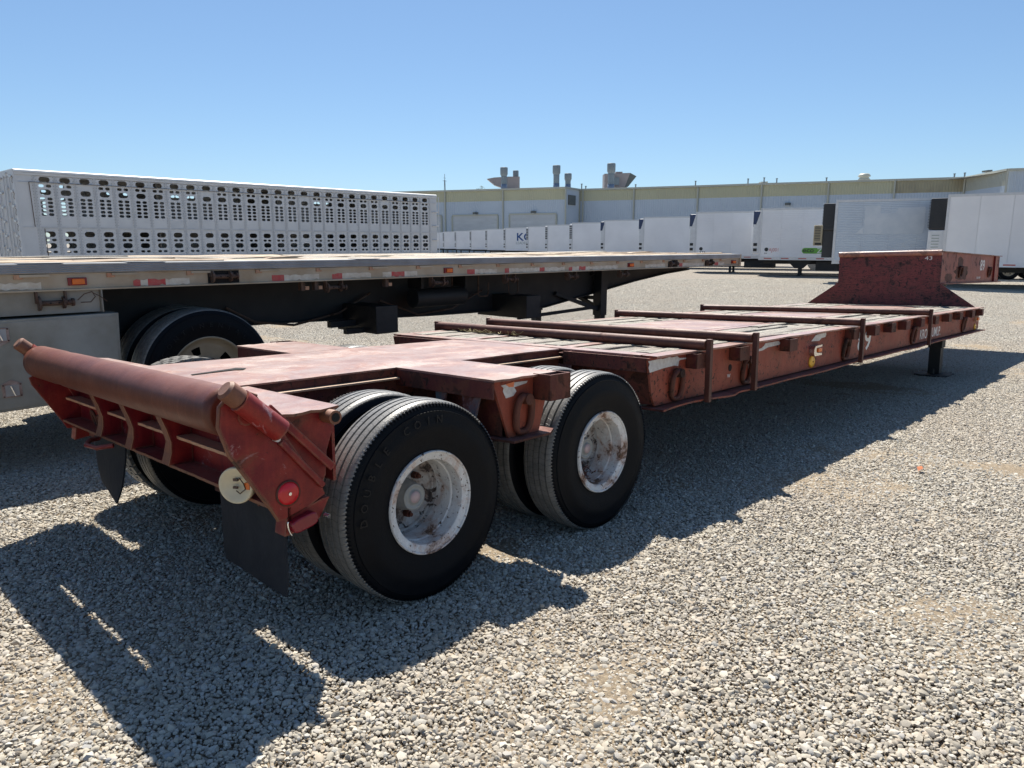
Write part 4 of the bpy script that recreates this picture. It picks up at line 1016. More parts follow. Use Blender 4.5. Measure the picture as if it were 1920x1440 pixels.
fp(MB().box(-3.3, 1.1, FY+.72, FY+.74, .62, FZ-.175, 'black'), 'side_shield')
# end frame at the front
fp(MB().box(FX1, FX1+.05, FY, FY+FW, FZ-.19, FZ-.004, 'alu_side'), 'front_rail')
# winches: recessed ones in the rail, hanging ones below it
def winch(x, z, size=1.0, recessed=False, y=FY+.04):
    mb = MB(); w_ = .20*size
    if recessed: fp(MB().box(x-.02, x+w_+.03, FY+.0145, FY+.0165, FZ-.168, FZ-.073, 'dark_bore'), 'winch_opening')
    y = FY+.002 if recessed else y
    mb.cyl((x+.02, y, z), (x+w_, y, z), .017*size, 12, 'winch')
    root = mb.build('winch', None, fb)
    for k, (xx, r) in enumerate(((x, .047), (x+w_*.72, .040), (x+w_, .026))):
        MB().cyl((xx, y, z), (xx+.014, y, z), r*size, 16 if k else 12, 'winch').build('winch_wheel', None, root)
    MB().box(x-.012, x+.0, y-.02, y+.03, z, FZ-.17 if not recessed else z+.03, 'winch').build('winch_bracket', None, root)
    MB().box(x+w_*.72+.014, x+w_*.72+.026, y-.02, y+.03, z, FZ-.17 if not recessed else z+.03, 'winch').build('winch_bracket', None, root)
    for a in (0, 1): MB().cyl((x+w_*.35+.05*a, y-.018, z), (x+w_*.35+.05*a, y+.018, z), .006, 8, 'dark_bore').build('strap_slot', None, root)
winch(.63, FZ-.118, recessed=True); winch(7.22, FZ-.125, recessed=True); winch(8.26, FZ-.125, recessed=True)
winch(-.53, .958, y=FY+.02)
for x in (1.66, 2.86, 3.90, 4.98, 6.06): winch(x, .975, .95)
fp(MB().tube([(-.30, FY+.0, .97), (-.26, FY-.01, 1.01), (-.21, FY-.01, 1.025), (-.19, FY-.005, .99), (-.22, FY-.0, .955), (-.28, FY, .955)], .0035, 6, 'winch').tube([(-.21, FY-.01, 1.02), (-.16, FY-.01, .99), (-.12, FY-.01, .955)], .003, 6, 'winch'), 'wire_end')
# hanging guides, hooks
for x in (1.42, 1.55, 2.30): fp(MB().box(x, x+.035, FY+.04, FY+.09, .96, FZ-.18, 'winch').box(x+.036, x+.07, FY+.035, FY+.10, .965, .995, 'tan_lit_rust'), 'hook_plate')
for x in (3.55, 3.95, 4.45): fp(MB().tube([(x, FY+.5, 1.03), (x+.0, FY+.5, .80), (x+.02, FY+.5, .77), (x+.14, FY+.5, .77), (x+.16, FY+.5, .80), (x+.16, FY+.5, .92)], .009, 8, 'winch'), 'rod_guide')
# lamps
def amber_lamp(x, z, w_=.115):
    l = fp(MB().box(x, x+w_, FY+.0, FY+.0175, z-.026, z+.026, 'redlens_dark'), 'marker_lamp', bevel=.003); l['label'] = 'amber side marker lamp'
    MB().box(x+.022, x+w_-.016, FY-.012, FY-.0005, z-.019, z+.019, 'amber').build('amber_lens', None, l, bevel=.005)
amber_lamp(-.345, 1.095); amber_lamp(3.0, 1.095); amber_lamp(6.2, 1.095, .13); amber_lamp(9.08, 1.095, .14)
# reflective tape strips, worn
def tape(x0, x1, z, reds, seed):
    y = FY+.0165; n = 16; mb = MB(); r_ = random.Random(seed)
    h = .050
    up = [(x0+(x1-x0)*k/n, z+h/2-(.012*r_.random() if r_.random() < .45 else 0)) for k in range(n+1)]
    dn = [(x0+(x1-x0)*k/n, z-h/2+(.014*r_.random() if r_.random() < .45 else 0)) for k in range(n+1)]
    def colour(k): u = (k+.5)/n; return 'tape_red' if any(p < u < q for p, q in reds) else 'tape_white'
    k = 0
    while k < n:
        j = k
        while j < n and colour(j) == colour(k): j += 1
        mb = MB().quadstrip([(up[i][0], y-.0012, up[i][1]) for i in range(k, j+1)], [(dn[i][0], y-.0012, dn[i][1]) for i in range(k, j+1)], colour(k))
        fp(mb, 'reflective_tape'); k = j
for i, (a, b, reds) in enumerate(((-.95, -.50, []), (.07, .47, [(0, .12), (.25, .55)]), (1.14, 1.58, [(0, .22)]), (1.71, 2.12, [(0, .25)]), (2.25, 2.66, [(.28, .6)]), (3.32, 3.76, [(0, .25)]), (3.88, 4.42, [(0, .12)]), (4.42, 4.90, [(.05, .28)]), (4.98, 5.50, [(.0, .1), (.4, .6)]), (5.5, 5.98, []), (6.62, 7.12, []), (7.50, 8.2, [(0, .1)]), (8.46, 8.85, [(.2, .5)]))):
    tape(a, b, 1.073, reds, i)
# panel with winch, tool box with two latches
fp(MB().box(-3.0, -.155, FY+.034, FY+.04, .885, FZ-.182, 'alu_box'), 'side_panel')
fp(MB().box(-.150, -.142, FY+.0, FY+.30, .885, FZ-.183, 'alu_box').box(-.20, -.15, FY+.041, FY+.3, .885, FZ-.183, 'alu_side'), 'panel_return')
tb = fp(MB().prism([(-3.0, .852), (-.055, .872), (-.075, .292), (-3.0, .238)], FY-.012, FY+.60, 'y', 'alu_box'), 'tool_box', bevel=.004)
MB().prism([(-2.9, .835), (-.075, .855), (-.094, .309), (-2.9, .257)], FY-.0165, FY-.013, 'y', 'alu_box').build('box_door', None, tb, bevel=.0015)
def latch(x, z, flip):
    mb = MB(); s = 1
    out = [(-.055, -.045), (.055, -.045), (.055, .045), (0, .07), (-.055, .045)] if not flip else [(-.055, -.045), (0, -.07), (.055, -.045), (.055, .045), (-.055, .045)]
    y = FY-.017
    l = MB().prism([(x+a, z+b) for a, b in out], y-.004, y, 'y', 'steel_lock').build('latch', None, tb, bevel=.0015)
    MB().box(x-.038, x+.038, y-.0065, y-.0045, z-.036, z+.036, 'alu').build('latch_dish', None, l)
    MB().bar((x-.008, y-.014, z+.03), (x+.012, y-.018, z-.034), .008, .006, 'chrome').build('latch_handle', None, l)
    for a, b in ((-.047, -.037), (.047, -.037), (-.047, .037), (.047, .037)): MB().cyl((x+a, y-.004, z+b), (x+a, y-.008, z+b), .005, 8, 'winch').build('rivet', None, l)
latch(-.772, .775, True); latch(-.738, .415, False)
# battery / valve boxes hanging from the frame
fp(MB().box(2.30, 2.56, FY+.20, FY+.86, .50, .765, 'blackbox'), 'hanging_box', bevel=.006)
fp(MB().box(2.298, 2.10, FY+.40, FY+.46, .50, .55, 'black').box(2.0, 2.29, FY+.52, FY+.58, .56, .62, 'black'), 'slide_rail')
fp(MB().box(4.44, 4.68, FY+.20, FY+1.02, .50, .765, 'blackbox'), 'hanging_box', bevel=.006)
# landing gear
for y in (FY+.66, FY+FW-.70):
    zg = ground_z(6.5, y)
    fp(MB().box(6.42, 6.56, y-.07, y+.07, .38, 1.03, 'black'), 'leg_housing', bevel=.004)
    fp(MB().box(6.43, 6.55, y-.05, y+.05, zg+.02, .40, 'black'), 'landing_leg'); fp(MB().box(6.36, 6.62, y-.13, y+.13, zg, zg+.02, 'black'), 'foot_pad')
    fp(MB().bar((6.45, y, .46), (5.6, y+.08, .72), .05, .05, 'black'), 'leg_brace')
    fp(MB().bar((6.45, y, .50), (4.9, y+.10, .44), .04, .04, 'black'), 'leg_brace')
fp(MB().bar((6.45, FY+.70, .50), (6.4, FY+FW-.7, .98), .05, .05, 'black'), 'leg_brace')
fp(MB().bar((6.45, FY+FW-.7, .50), (6.4, FY+.70, .98), .05, .05, 'black'), 'leg_brace')
fp(MB().bar((6.49, FY+.66, .62), (6.49, FY+FW-.7, .62), .05, .05, 'black'), 'leg_brace')
# wheels
RF = .520
big_tyre = MB().lathe(tyre_profile(RF, .30, .27, (.2, .5, .8)), 96, 'tyre_big').mesh('tyre'); big_tyre.set_sharp_from_angle(angle=rad(38))
def holed_disc():
    mb = MB(); n = 60; nh = 10
    prof = [(.300, .045), (.312, .026), (.310, .012), (.300, .012), (.292, .026), (.286, .045), (.276, .060), (.262, .072), (.250, .078)]
    mb.lathe(prof, n, 'wheel_cream')
    # disc ring with hand holes: quads skipped and lined
    r0, r1 = .250, .165
    rings = [r0, .232, .200, .168, .14, .10, .0]; hs = [.078, .080, .086, .092, .094, .080, .078]
    m = 60
    for a in range(len(rings)-1):
        for i in range(m):
            hole = (a == 1 or a == 2) and (i % 12) in (0, 1, 2)
            if hole and not (a == 1 and False): 
                continue
            t0, t1 = math.tau*i/m, math.tau*(i+1)/m
            vs = [(rings[a]*math.cos(t0), hs[a], rings[a]*math.sin(t0)), (rings[a]*math.cos(t1), hs[a], rings[a]*math.sin(t1)), (rings[a+1]*math.cos(t1), hs[a+1], rings[a+1]*math.sin(t1)), (rings[a+1]*math.cos(t0), hs[a+1], rings[a+1]*math.sin(t0))]
            mb.add(vs, [(0, 1, 2, 3)], 'wheel_cream', True)
    mb.lathe([(.29, .16), (0, .16)], 24, 'dark_bore')
    return mb.mesh('rim')
rimf_me = holed_disc()
hubf_me = MB().lathe([(.10, .09), (.095, .02), (.075, -.01), (.06, -.03), (0, -.032)], 28, 'winch').mesh('hub')
txt2_me = letters_arc('CONTINENTAL', .385, .050, rad(150), rad(10.5), 'tyre_txt', -.0120)
def fwheel(x, y, rotz, parent, zc, R=RF, detail=True, rot=0):
    w = place('wheel', rimf_me, parent, (x, y, zc), rot=(0, rot, rotz)); place('tyre', big_tyre, w)
    if detail:
        place('hub', hubf_me, w)
        for k in range(10):
            t = math.tau*k/10; place('wheel_nut', nut_single, w, (.125*math.cos(t), -.115, .125*math.sin(t)))
    return w
for x in (.585, -3.1+.25):
    zc = .335
    w = fwheel(x, FY+.015, 0, fb, zc, rot=.75)
    for me in txt2_me: place('raised_letter', me, w).rotation_euler = (0, -.75, 0)
    w = fwheel(x, FY+.015+.335, 0, fb, zc, detail=False)
    fwheel(x, FY+FW-.015, math.pi, fb, zc); fwheel(x, FY+FW-.35, math.pi, fb, zc, detail=False)
    fp(MB().cyl((x, FY+.2, zc), (x, FY+FW-.2, zc), .065, 14, 'black'), 'axle')

fp(MB().tube([(1.05, FY+.68, .80), (1.3, FY+.66, .66), (1.7, FY+.67, .60), (2.2, FY+.68, .68), (2.6, FY+.70, .86)], .012, 7, 'winch'), 'air_hose')
fp(MB().tube([(2.7, FY+.68, .78), (3.2, FY+.66, .60), (3.7, FY+.67, .64), (4.2, FY+.70, .82)], .010, 7, 'winch'), 'air_hose')
fp(MB().cyl((2.95, FY+.45, .80), (3.65, FY+.45, .80), .10, 18, 'black'), 'air_tank')
for x in (2.98, 3.60): fp(MB().box(x, x+.03, FY+.34, FY+.56, .90, 1.04, 'black'), 'tank_strap')
fp(MB().cyl((1.0, FY+.50, .50), (1.0, FY+.66, .50), .085, 16, 'winch'), 'brake_chamber')
# ================================================================ livestock trailer
LX0, LX1, LY, LW, LT = 4.16, 20.1, 23.0, 2.55, CAM.z+2.10
lv = thing('livestock_trailer', 'silver livestock trailer with two tiers of punched oval vent holes, left of the building', 'trailer')
def lp(mb, name, mat=None, parent=None, bevel=0): return part(mb, name, mat, parent or lv, bevel)
def stadium(cx, cz, w_, h, n=6):
    r = h/2; a = w_/2-r; pts = []
    for s, t0 in ((1, -math.pi/2), (-1, math.pi/2)):
        for k in range(n+1):
            t = t0+math.pi*k/n; pts.append((cx+s*a+r*math.cos(t), cz+r*math.sin(t)))
    return pts
def punched(w_, h, holes, t=.012):
    cu = bpy.data.curves.new('p', 'CURVE'); cu.dimensions = '2D'; cu.fill_mode = 'BOTH'; cu.extrude = t/2
    for poly in [[(0, 0), (w_, 0), (w_, h), (0, h)]]+holes:
        sp = cu.splines.new('POLY'); sp.points.add(len(poly)-1); sp.use_cyclic_u = True
        for p, (x, z) in zip(sp.points, poly): p.co = (x, z, 0, 1)
    ob = bpy.data.objects.new('p', cu); me = bpy.data.meshes.new_from_object(ob); bpy.data.objects.remove(ob)
    me.transform(Matrix(((1, 0, 0, 0), (0, 0, 1, 0), (0, 1, 0, 0), (0, 0, 0, 1)))); me.materials.clear(); me.materials.append(M['live']); return me
pitch = (19.417-4.918)/27; PW = pitch-.11
zt = CAM.z+2.10
def up_holes(var):
    z0 = 1.83; H = []
    c = PW/2; s_, d_ = .140, .096
    def small(z): H.append(stadium(c-d_, z-z0, s_, .082)); H.append(stadium(c+d_, z-z0, s_, .082))
    if var != 1: small(3.01)
    H.append(stadium(c, 2.83-z0, .29, .16))
    for z in (2.64, 2.53, 2.42, 2.30, 2.19): small(z)
    return H
def lo_holes(var):
    z0 = .98; H = []; c = PW/2; s_, d_ = .125, .088
    H.append(stadium(c, 1.62-z0, .29, .16)); H.append(stadium(c, 1.28-z0, .29, .16))
    if var != 1:
        for dd in (-d_, d_): H.append(stadium(c+dd, 1.45-z0, s_, .072))
    for z in (1.10,):
        for dd in (-d_, d_): H.append(stadium(c+dd, z-z0, s_, .072))
    return H
me_top = punched(PW, .19, [stadium(PW/2, .098, .29, .155)]); me_up = [punched(PW, 3.08-1.83, up_holes(v)) for v in (0, 1)]
me_lo = [punched(PW, 1.80-.98, lo_holes(v)) for v in (0, 1)]
me_solid = [punched(PW, .19, []), punched(PW, 3.08-1.83, []), punched(PW, 3.08-1.83, [stadium(PW/2+d, 3.03-1.83, .16, .10) for d in (-.088, .088)]), punched(PW, 1.01, [])]
me_bot = punched(PW, .22, [stadium(PW/2+d, .12, .125, .072) for d in (-.088, .088)])
def post_build():
    mb = MB().box(0, .11, -.010, .030, .36, 3.29, 'live').box(.030, .050, -.030, -.0105, .36, 3.29, 'live').box(.062, .082, -.030, -.0105, .36, 3.29, 'live')
    for z in np.arange(.80, 3.27, .085):
        for x in (.012, .098): mb.box(x-.007, x+.007, -.0145, -.0105, z-.007, z+.007, 'louver')
    return mb.mesh('post')
post_me = post_build()
xa = 4.918-pitch/2
for side, y in ((0, LY), (1, LY+LW)):
    for k in range(28):
        x = xa+k*pitch; v = 1 if k % 7 == 2 else 0
        if side and k > 2:
            place('vent_panel', me_solid[0], lv, (x+.055, y, 3.09)); place('vent_panel', me_solid[2] if k in (5, 6, 7, 9, 10, 14, 15, 16, 20, 21) else me_solid[1], lv, (x+.055, y, 1.83)); place('vent_panel', me_solid[3], lv, (x+.055, y, .745)); continue  # far side closed with solid panels to keep the interior dark
        place('vent_panel', me_top, lv, (x+.055, y, 3.09)); place('vent_panel', me_up[v], lv, (x+.055, y, 1.83)); place('vent_panel', me_lo[v], lv, (x+.055, y, .98)); place('vent_panel', me_bot, lv, (x+.055, y, .745))
    for k in range(29): place('post', post_me, lv, (xa+k*pitch-.055, y, 0))
    lp(MB().box(LX0+.06, xa-.056, y-.006, y+.03, .36, 3.29, 'live'), 'corner_panel'); lp(MB().box(xa+28*pitch+.056, LX1, y-.006, y+.03, .36, 3.29, 'live'), 'corner_panel')
    lp(MB().box(LX0, LX1, y-.030, y+.03, 3.292, zt-.088 if side == 0 else zt-.021, 'live'), 'top_rail', bevel=.01)
    for z in (3.085, 1.815, .965): lp(MB().box(LX0+.1, LX1, y-.034, y-.0215, z-.012, z+.012, 'live'), 'belt_rail')
    lp(MB().box(LX0, LX1, y-.004, y+.036, .20, .742, 'live'), 'side_skirt')
# thin dark service pipes on the near side
lp(MB().tube([(LX0+.35, LY-.045, 3.10), (LX0+.38, LY-.045, 1.83)], .010, 6, 'winch').tube([(LX0+.62, LY-.045, 1.78), (LX0+.64, LY-.045, .8)], .010, 6, 'winch').tube([(LX0+.35, LY-.045, 3.10), (LX0+15, LY-.045, 3.10)], .008, 6, 'winch'), 'hose_line')
lp(MB().box(LX0, LX1, LY+.031, LY+LW+.04, zt-.02, zt, 'live_white'), 'roof')
lp(MB().prism([(LY-.050, zt-.085), (LY-.030, zt-.030), (LY+.03, zt), (LY+.03, zt-.085)], LX0, LX1, 'x', 'live_white'), 'roof_edge')
lp(MB().box(LX0+.04, LX0+.055, LY+.035, LY+LW-.035, .36, zt-.021, 'live_dark'), 'gap_fill_panel')  # panel added to stop bright sky showing through the door gaps
lp(MB().box(LX0+.031, LX0+.12, LY-.004, LY+.034, .36, zt-.03, 'live'), 'corner_post')
lp(MB().box(LX0+.05, LX1-.05, LY+.04, LY+LW-.04, 1.80, 1.84, 'live_dark'), 'upper_floor'); lp(MB().box(LX0+.05, LX1-.05, LY+.04, LY+LW-.04, .66, .72, 'live_dark'), 'lower_floor')
for x in (8.1, 12.3, 16.2): lp(MB().box(x, x+.03, LY+.04, LY+LW-.04, .73, 3.25, 'live_dark'), 'divider')
# rear doors with lock rods and hinges
lp(MB().box(LX0-.02, LX0+.03, LY-.02, LY+.10, .36, zt-.021, 'live').box(LX0-.02, LX0+.03, LY+LW-.10, LY+LW+.02, .36, zt-.021, 'live').box(LX0-.02, LX0+.03, LY+.101, LY+LW-.101, zt-.2, zt-.021, 'live'), 'rear_frame')
for y0, y1 in ((LY+.11, LY+LW/2-.01), (LY+LW/2+.01, LY+LW-.11)):
    d = lp(MB().box(LX0+.0, LX0+.03, y0, y1, .40, zt-.21, 'live'), 'rear_door')
    for y in (y0+.25, y1-.25, (y0+y1)/2): MB().cyl((LX0-.03, y, .5), (LX0-.03, y, zt-.15), .016, 8, 'van_trim').build('lock_rod', None, d)
    for z in np.arange(.7, 3.3, .42):
        MB().box(LX0-.05, LX0-.002, y0+.02, y0+.2, z, z+.06, 'van_trim').build('hinge', None, d); MB().box(LX0-.06, LX0-.0005, (y0+y1)/2-.07, (y0+y1)/2+.07, z+.12, z+.17, 'live').build('rod_guide', None, d)
for z in np.arange(.8, 3.2, .45): lp(MB().tube([(LX0-.04, LY+.02, z), (LX0-.06, LY-.02, z+.05), (LX0-.04, LY-.02, z+.16), (LX0-.05, LY+.03, z+.2)], .007, 6, 'winch'), 'door_catch')
# front end rails
for z in (.9, 1.5, 2.1, 2.7): lp(MB().tube([(LX1-.3, LY-.05, z), (LX1+.05, LY-.05, z), (LX1+.12, LY+.05, z), (LX1+.12, LY+LW, z)], .02, 6, 'live'), 'corner_rail')
lp(MB().box(LX1-.02, LX1, LY, LY+LW, .3, zt-.021, 'live'), 'front_wall')
lp(MB().tube([(LX1+.10, LY-.02, .5), (LX1+.10, LY-.02, zt-.1)], .02, 6, 'live'), 'corner_rail')
zg = ground_z(6, 24)
for x in (5.4, 6.65):
    for y, r in ((LY+.02, 0), (LY+LW-.02, math.pi)): fwheel(x, y, r, lv, zg+RF, detail=False)
for y in (LY+.5, LY+LW-.5): lp(MB().box(17, 17.15, y, y+.15, zg, .45, 'black'), 'landing_leg')

# ================================================================ row of box trailers
U = Vector((LD(.912, -.41)-LD(0, 0))[:]).normalized()      # direction of every trailer in the row, front to rear
def van(label, lat, d, kind, unit, dirv=None, L_=15.8, legx=2.3, top=None, near=True, group='parked white box trailers in a row', far=False):
    u = dirv or U; ang = math.atan2(u.y, u.x)
    zb = ZF; p = LD(lat, d, zb); H = 4.10; B = .98; Wd = 2.58
    t = thing('box_trailer', label, 'trailer', (p.x, p.y, zb), ang, group)
    skin = {'white': 'van_white', 'lined': 'van_white', 'fluted': 'van_alu'}[kind]
    def vp(mb, name, parent=None, bevel=0): return part(mb, name, None, parent or t, bevel)
    # local: x toward the rear, near side y=0 (local +y points away from the camera)
    n = 13; w_ = L_/n
    if not far:
        for side in (0, 1):
            y0, y1 = (0, .02) if side == 0 else (Wd-.02, Wd)
            for k in range(n):
                mb = MB()
                a, b = k*w_+.0035, (k+1)*w_-.0035
                if kind == 'white': mb.box(a, b, y0, y1, B+.20, H-.10, skin)
                else:
                    nz = 26 if kind == 'lined' else 34; z0, z1 = B+.20, H-.10; dz = (z1-z0)/nz; dd = .006 if kind == 'lined' else .014
                    pts = []
                    for i in range(nz):
                        z = z0+i*dz; pts += [(z, 0), (z+dz*.78, 0), (z+dz*.86, dd), (z+dz*.94, dd)]
                    pts.append((z1, 0)); s_ = 1 if side == 0 else -1; yy = y0 if side == 0 else y1
                    A_ = [(a, yy+s_*q, z) for z, q in pts]; B_ = [(b, yy+s_*q, z) for z, q in pts]
                    mb.quadstrip(A_, B_, skin); mb.box(a, b, min(yy+s_*.015, yy+s_*.02), max(yy+s_*.015, yy+s_*.02), z0, z1, skin)
                vp(mb, 'side_panel')
    else:
        for side in (0, 1): vp(MB().box(0, L_, 0 if side == 0 else Wd-.02, .02 if side == 0 else Wd, B+.20, H-.10, skin), 'side_panel')
    vp(MB().box(-.02, .0, -.01, Wd+.01, B, H-.001, skin), 'front_wall'); vp(MB().box(L_, L_+.03, -.01, Wd+.01, B, H-.001, 'van_trim'), 'rear_door')
    vp(MB().box(-.021, L_+.031, -.012, Wd+.012, H, H+.012, 'van_trim'), 'roof')
    for y in (-.014, Wd): vp(MB().box(-.02, L_+.03, y, y+.014, H-.10, H-.001, 'van_trim'), 'top_rail'); vp(MB().box(-.02, L_+.03, y, y+.014, B, B+.20, 'van_white' if kind == 'white' else 'van_trim'), 'bottom_rail')
    vp(MB().box(-.03, .07, -.020, -.0145, B, H, 'van_trim'), 'corner_post')
    if not far:
        for k in range(int(L_/1.0)):
            vp(MB().box(.3+k*1.0, .75+k*1.0, -.0185, -.0145, B+.07, B+.125, 'tape_red'), 'reflective_tape')
    vp(MB().box(0, L_, .02, Wd-.02, B-.0, B+.03, 'black'), 'floor')
    # running gear
    vp(MB().box(.2, L_-.2, .85, .97, B-.25, B-.01, 'black').box(.2, L_-.2, Wd-.97, Wd-.85, B-.25, B-.01, 'black'), 'frame_rail')
    for y in (.35, Wd-.5):
        vp(MB().box(legx, legx+.15, y, y+.15, .03, B, 'black'), 'landing_leg'); vp(MB().box(legx-.05, legx+.2, y-.05, y+.2, 0, .03, 'black'), 'foot_pad')
    if not far:
        vp(MB().prism([(legx-.7, B-.001), (legx+.8, B-.001), (legx+.3, B-.5), (legx-.2, B-.5)], .30, .34, 'y', 'black'), 'leg_bracket')
        if unit == 'carrier': vp(MB().box(3.3, 5.3, .30, .95, B-.62, B-.05, 'black'), 'fuel_tank', bevel=.02)
    for x in (L_-2.6, L_-1.35):
        for y, r in ((.04, 0), (Wd-.04, math.pi)):
            fwheel(x, y, r, t, RF, detail=not far) if not far else None
        if not far: vp(MB().cyl((x, .2, RF), (x, Wd-.2, RF), .07, 10, 'black'), 'axle')
        else:
            for y in (.02, Wd-.30): vp(MB().cyl((x, y, .5), (x, y+.28, .5), .5, 16, 'tyre_big'), 'wheel')
    # cooling unit on the front wall
    if unit:
        uw = 2.05; y0 = (Wd-uw)/2
        if unit == 'carrier':
            o = vp(MB().box(-.46, -.021, y0, y0+uw, B+.35, H-.14, 'reefer_white'), 'cooling_unit', bevel=.06)
            MB().prism([(-.475, H-.95), (-.30, H-.95), (-.06, H-.155), (-.475, H-.155)], y0-.006, y0-.001, 'y', 'reefer_blue').build('unit_cover', None, o)
            MB().box(-.48, -.461, y0+.1, y0+uw-.1, H-1.1, H-.3, 'reefer_blue').build('grille', None, o)
            for z in (B+.52, B+.85): MB().box(-.40, -.18, y0-.012, y0-.0005, z, z+.18, 'black').build('access_panel', None, o)
        if unit == 'slats':
            o = vp(MB().box(-.42, -.021, y0, y0+uw, B+.35, H-.14, 'reefer_white'), 'cooling_unit', bevel=.05)
            for k in range(7): MB().box(-.40, -.06, y0-.014, y0-.001, H-.42-k*.2, H-.30-k*.2, 'reefer_black').build('louver', None, o)
            for z in (B+.45, B+.8): MB().box(-.40, -.2, y0-.012, y0-.0005, z, z+.15, 'black').build('access_panel', None, o)
        if unit == 'black_tan':
            o = vp(MB().box(-.60, -.021, y0, y0+uw, B+1.65, H-.14, 'reefer_black'), 'cooling_unit', bevel=.04)
            for k in range(16): MB().box(-.625, -.10, y0-.02, y0-.001, H-.25-k*.075, H-.22-k*.075, 'reefer_black').build('louver', None, o)
            MB().box(-.55, -.021, y0+.1, y0+uw-.1, B+.30, B+1.64, 'reefer_black').build('engine_bay', None, o)
            g_ = vp(MB().box(-.98, -.56, y0-.05, y0+.9, B+.90, B+1.92, 'reefer_tan'), 'generator_box', bevel=.03)
            for k in range(9): MB().box(-.93, -.66, y0-.062, y0-.051, B+1.80-k*.08, B+1.835-k*.08, 'reefer_black').build('louver', None, g_)
            MB().box(-.90, -.60, y0-.06, y0-.0511, B+.93, B+1.04, 'black').build('hatch', None, g_)
            MB().bar((-.03, y0-.1, B+.3), (-.03, y0-.1, H-.1), .05, .05, 'van_trim').build('stand_pipe', None, o)
        if unit == 'black_white':
            o = vp(MB().box(-.72, -.021, y0, y0+uw, B+1.62, H-.12, 'reefer_black'), 'cooling_unit', bevel=.05)
            for k in range(18): MB().box(-.76, -.08, y0-.02, y0-.001, H-.24-k*.068, H-.215-k*.068, 'reefer_black').build('louver', None, o)
            w2 = vp(MB().box(-.70, -.021, y0, y0+uw, B+.42, B+1.60, 'reefer_white'), 'unit_lower_case', bevel=.04)
            for k in range(6): MB().box(-.55, -.25, y0-.008, y0-.0005, B+1.35-k*.13, B+1.385-k*.13, 'grey_print').build('louver', None, w2)
            MB().box(-.6, -.1, y0+.02, y0+uw, B+.26, B+.41, 'black').build('unit_base', None, w2)
    return t
def at_px(px, topy):
    d = 2.1*F_PX/(456-topy); return (px-960)/F_PX*d, d
vans = []
lat, d = at_px(1755.5, 369.4)
u1 = Vector((LD(.80, -.60)-LD(0, 0))[:]).normalized()
vans.append(van('plain white box trailer with black and white cooling unit, rightmost and nearest in the row', lat, d, 'white', 'black_white', u1, legx=3.7))
lat, d = at_px(1552.5, 379)
v2 = van('fluted blue-grey metal box trailer with a patch of removed decals, behind the raised red nose', lat, d, 'fluted', 'black_tan'); vans.append(v2)
lat, d = at_px(1416, 393.6)
v3 = van('white box trailer carrying a green eco logo low on its side', lat, d, 'lined', 'carrier'); vans.append(v3)
lat, d = at_px(1297, 400.1)
v4 = van('white lined box trailer directly left of the one with the green eco logo', lat, d, 'lined', 'carrier'); vans.append(v4)
fars = [(1201.4, 61.5, 'carrier', 'plain white box trailer, second left of the one with the green eco logo'),
        (1129.7, 69.7, 'carrier', 'plain white box trailer, third left of the one with the green eco logo'),
        (1070.6, 78.3, 'slats', 'plain white box trailer, third right of the one with blue KO lettering'),
        (1025.4, 87.2, 'slats', 'plain white box trailer, second right of the one with blue KO lettering'),
        (989.9, 95.5, 'slats', 'plain white box trailer partly covering the blue KO lettering'),
        (947.9, 104, 'slats', 'white box trailer with large blue KO lettering'),
        (914, 112.5, 'slats', 'plain white box trailer just left of the one with blue KO lettering'),
        (884.9, 121, 'slats', 'plain white box trailer, second left of the one with blue KO lettering'),
        (856.9, 129.5, 'slats', 'plain white box trailer, third left of the one with blue KO lettering'),
        (834.9, 138, 'slats', 'plain white box trailer, fourth left of the one with blue KO lettering'),
        (812, 146, 'slats', 'white box trailer half hidden behind the right end of the livestock trailer')]
ko = None
for px, d, unit, lab in fars:
    v = van(lab, (px-960)/F_PX*d, d, 'white', unit, far=True)
    if 'with large blue' in lab: ko = v
def van_print(v, name, txt, size, mat, x, z, sx=1, off=.0): 
    return ticket(name, txt, size, mat, v, side_matrix(x, -.002, z), extrude=.002, sx=sx, offset=off)
van_print(ko, 'trailer_print', 'KO', 1.45, 'navy', 1.65, 2.36, 1.15, .03); van_print(ko, 'trailer_print', 'LEADERS', .5, 'grey_print', 1.6, 1.86, 1.0)
van_print(v3, 'trailer_print', 'AJ001', .30, 'pink_print', .55, 1.50, .85)
e_ = MB().prism(stadium(3.12, 1.55, 1.30, .34, 8), -.006, -.001, 'y', 'green').build('green_oval', None, v3)
van_print(v3, 'trailer_print', 'eco', .36, 'ink', 2.52, 1.47, 1.2, .006).location.y = -.006
van_print(v3, 'trailer_print', 'Z', .40, 'plate_white', 3.32, 1.42, 1.1, .006).location.y = -.006
part(MB().cyl((.42, -.001, 1.62), (.42, -.006, 1.62), .12, 12, 'ink'), 'round_badge', parent=v3); part(MB().cyl((.42, -.001, 1.62), (.42, -.006, 1.62), .12, 12, 'ink'), 'round_badge', parent=v4)
van_print(v3, 'trailer_print', 'III', .12, 'ink', .3, 1.35, 2); van_print(v4, 'trailer_print', '376', .25, 'ink', .3, 1.30, 1.2)
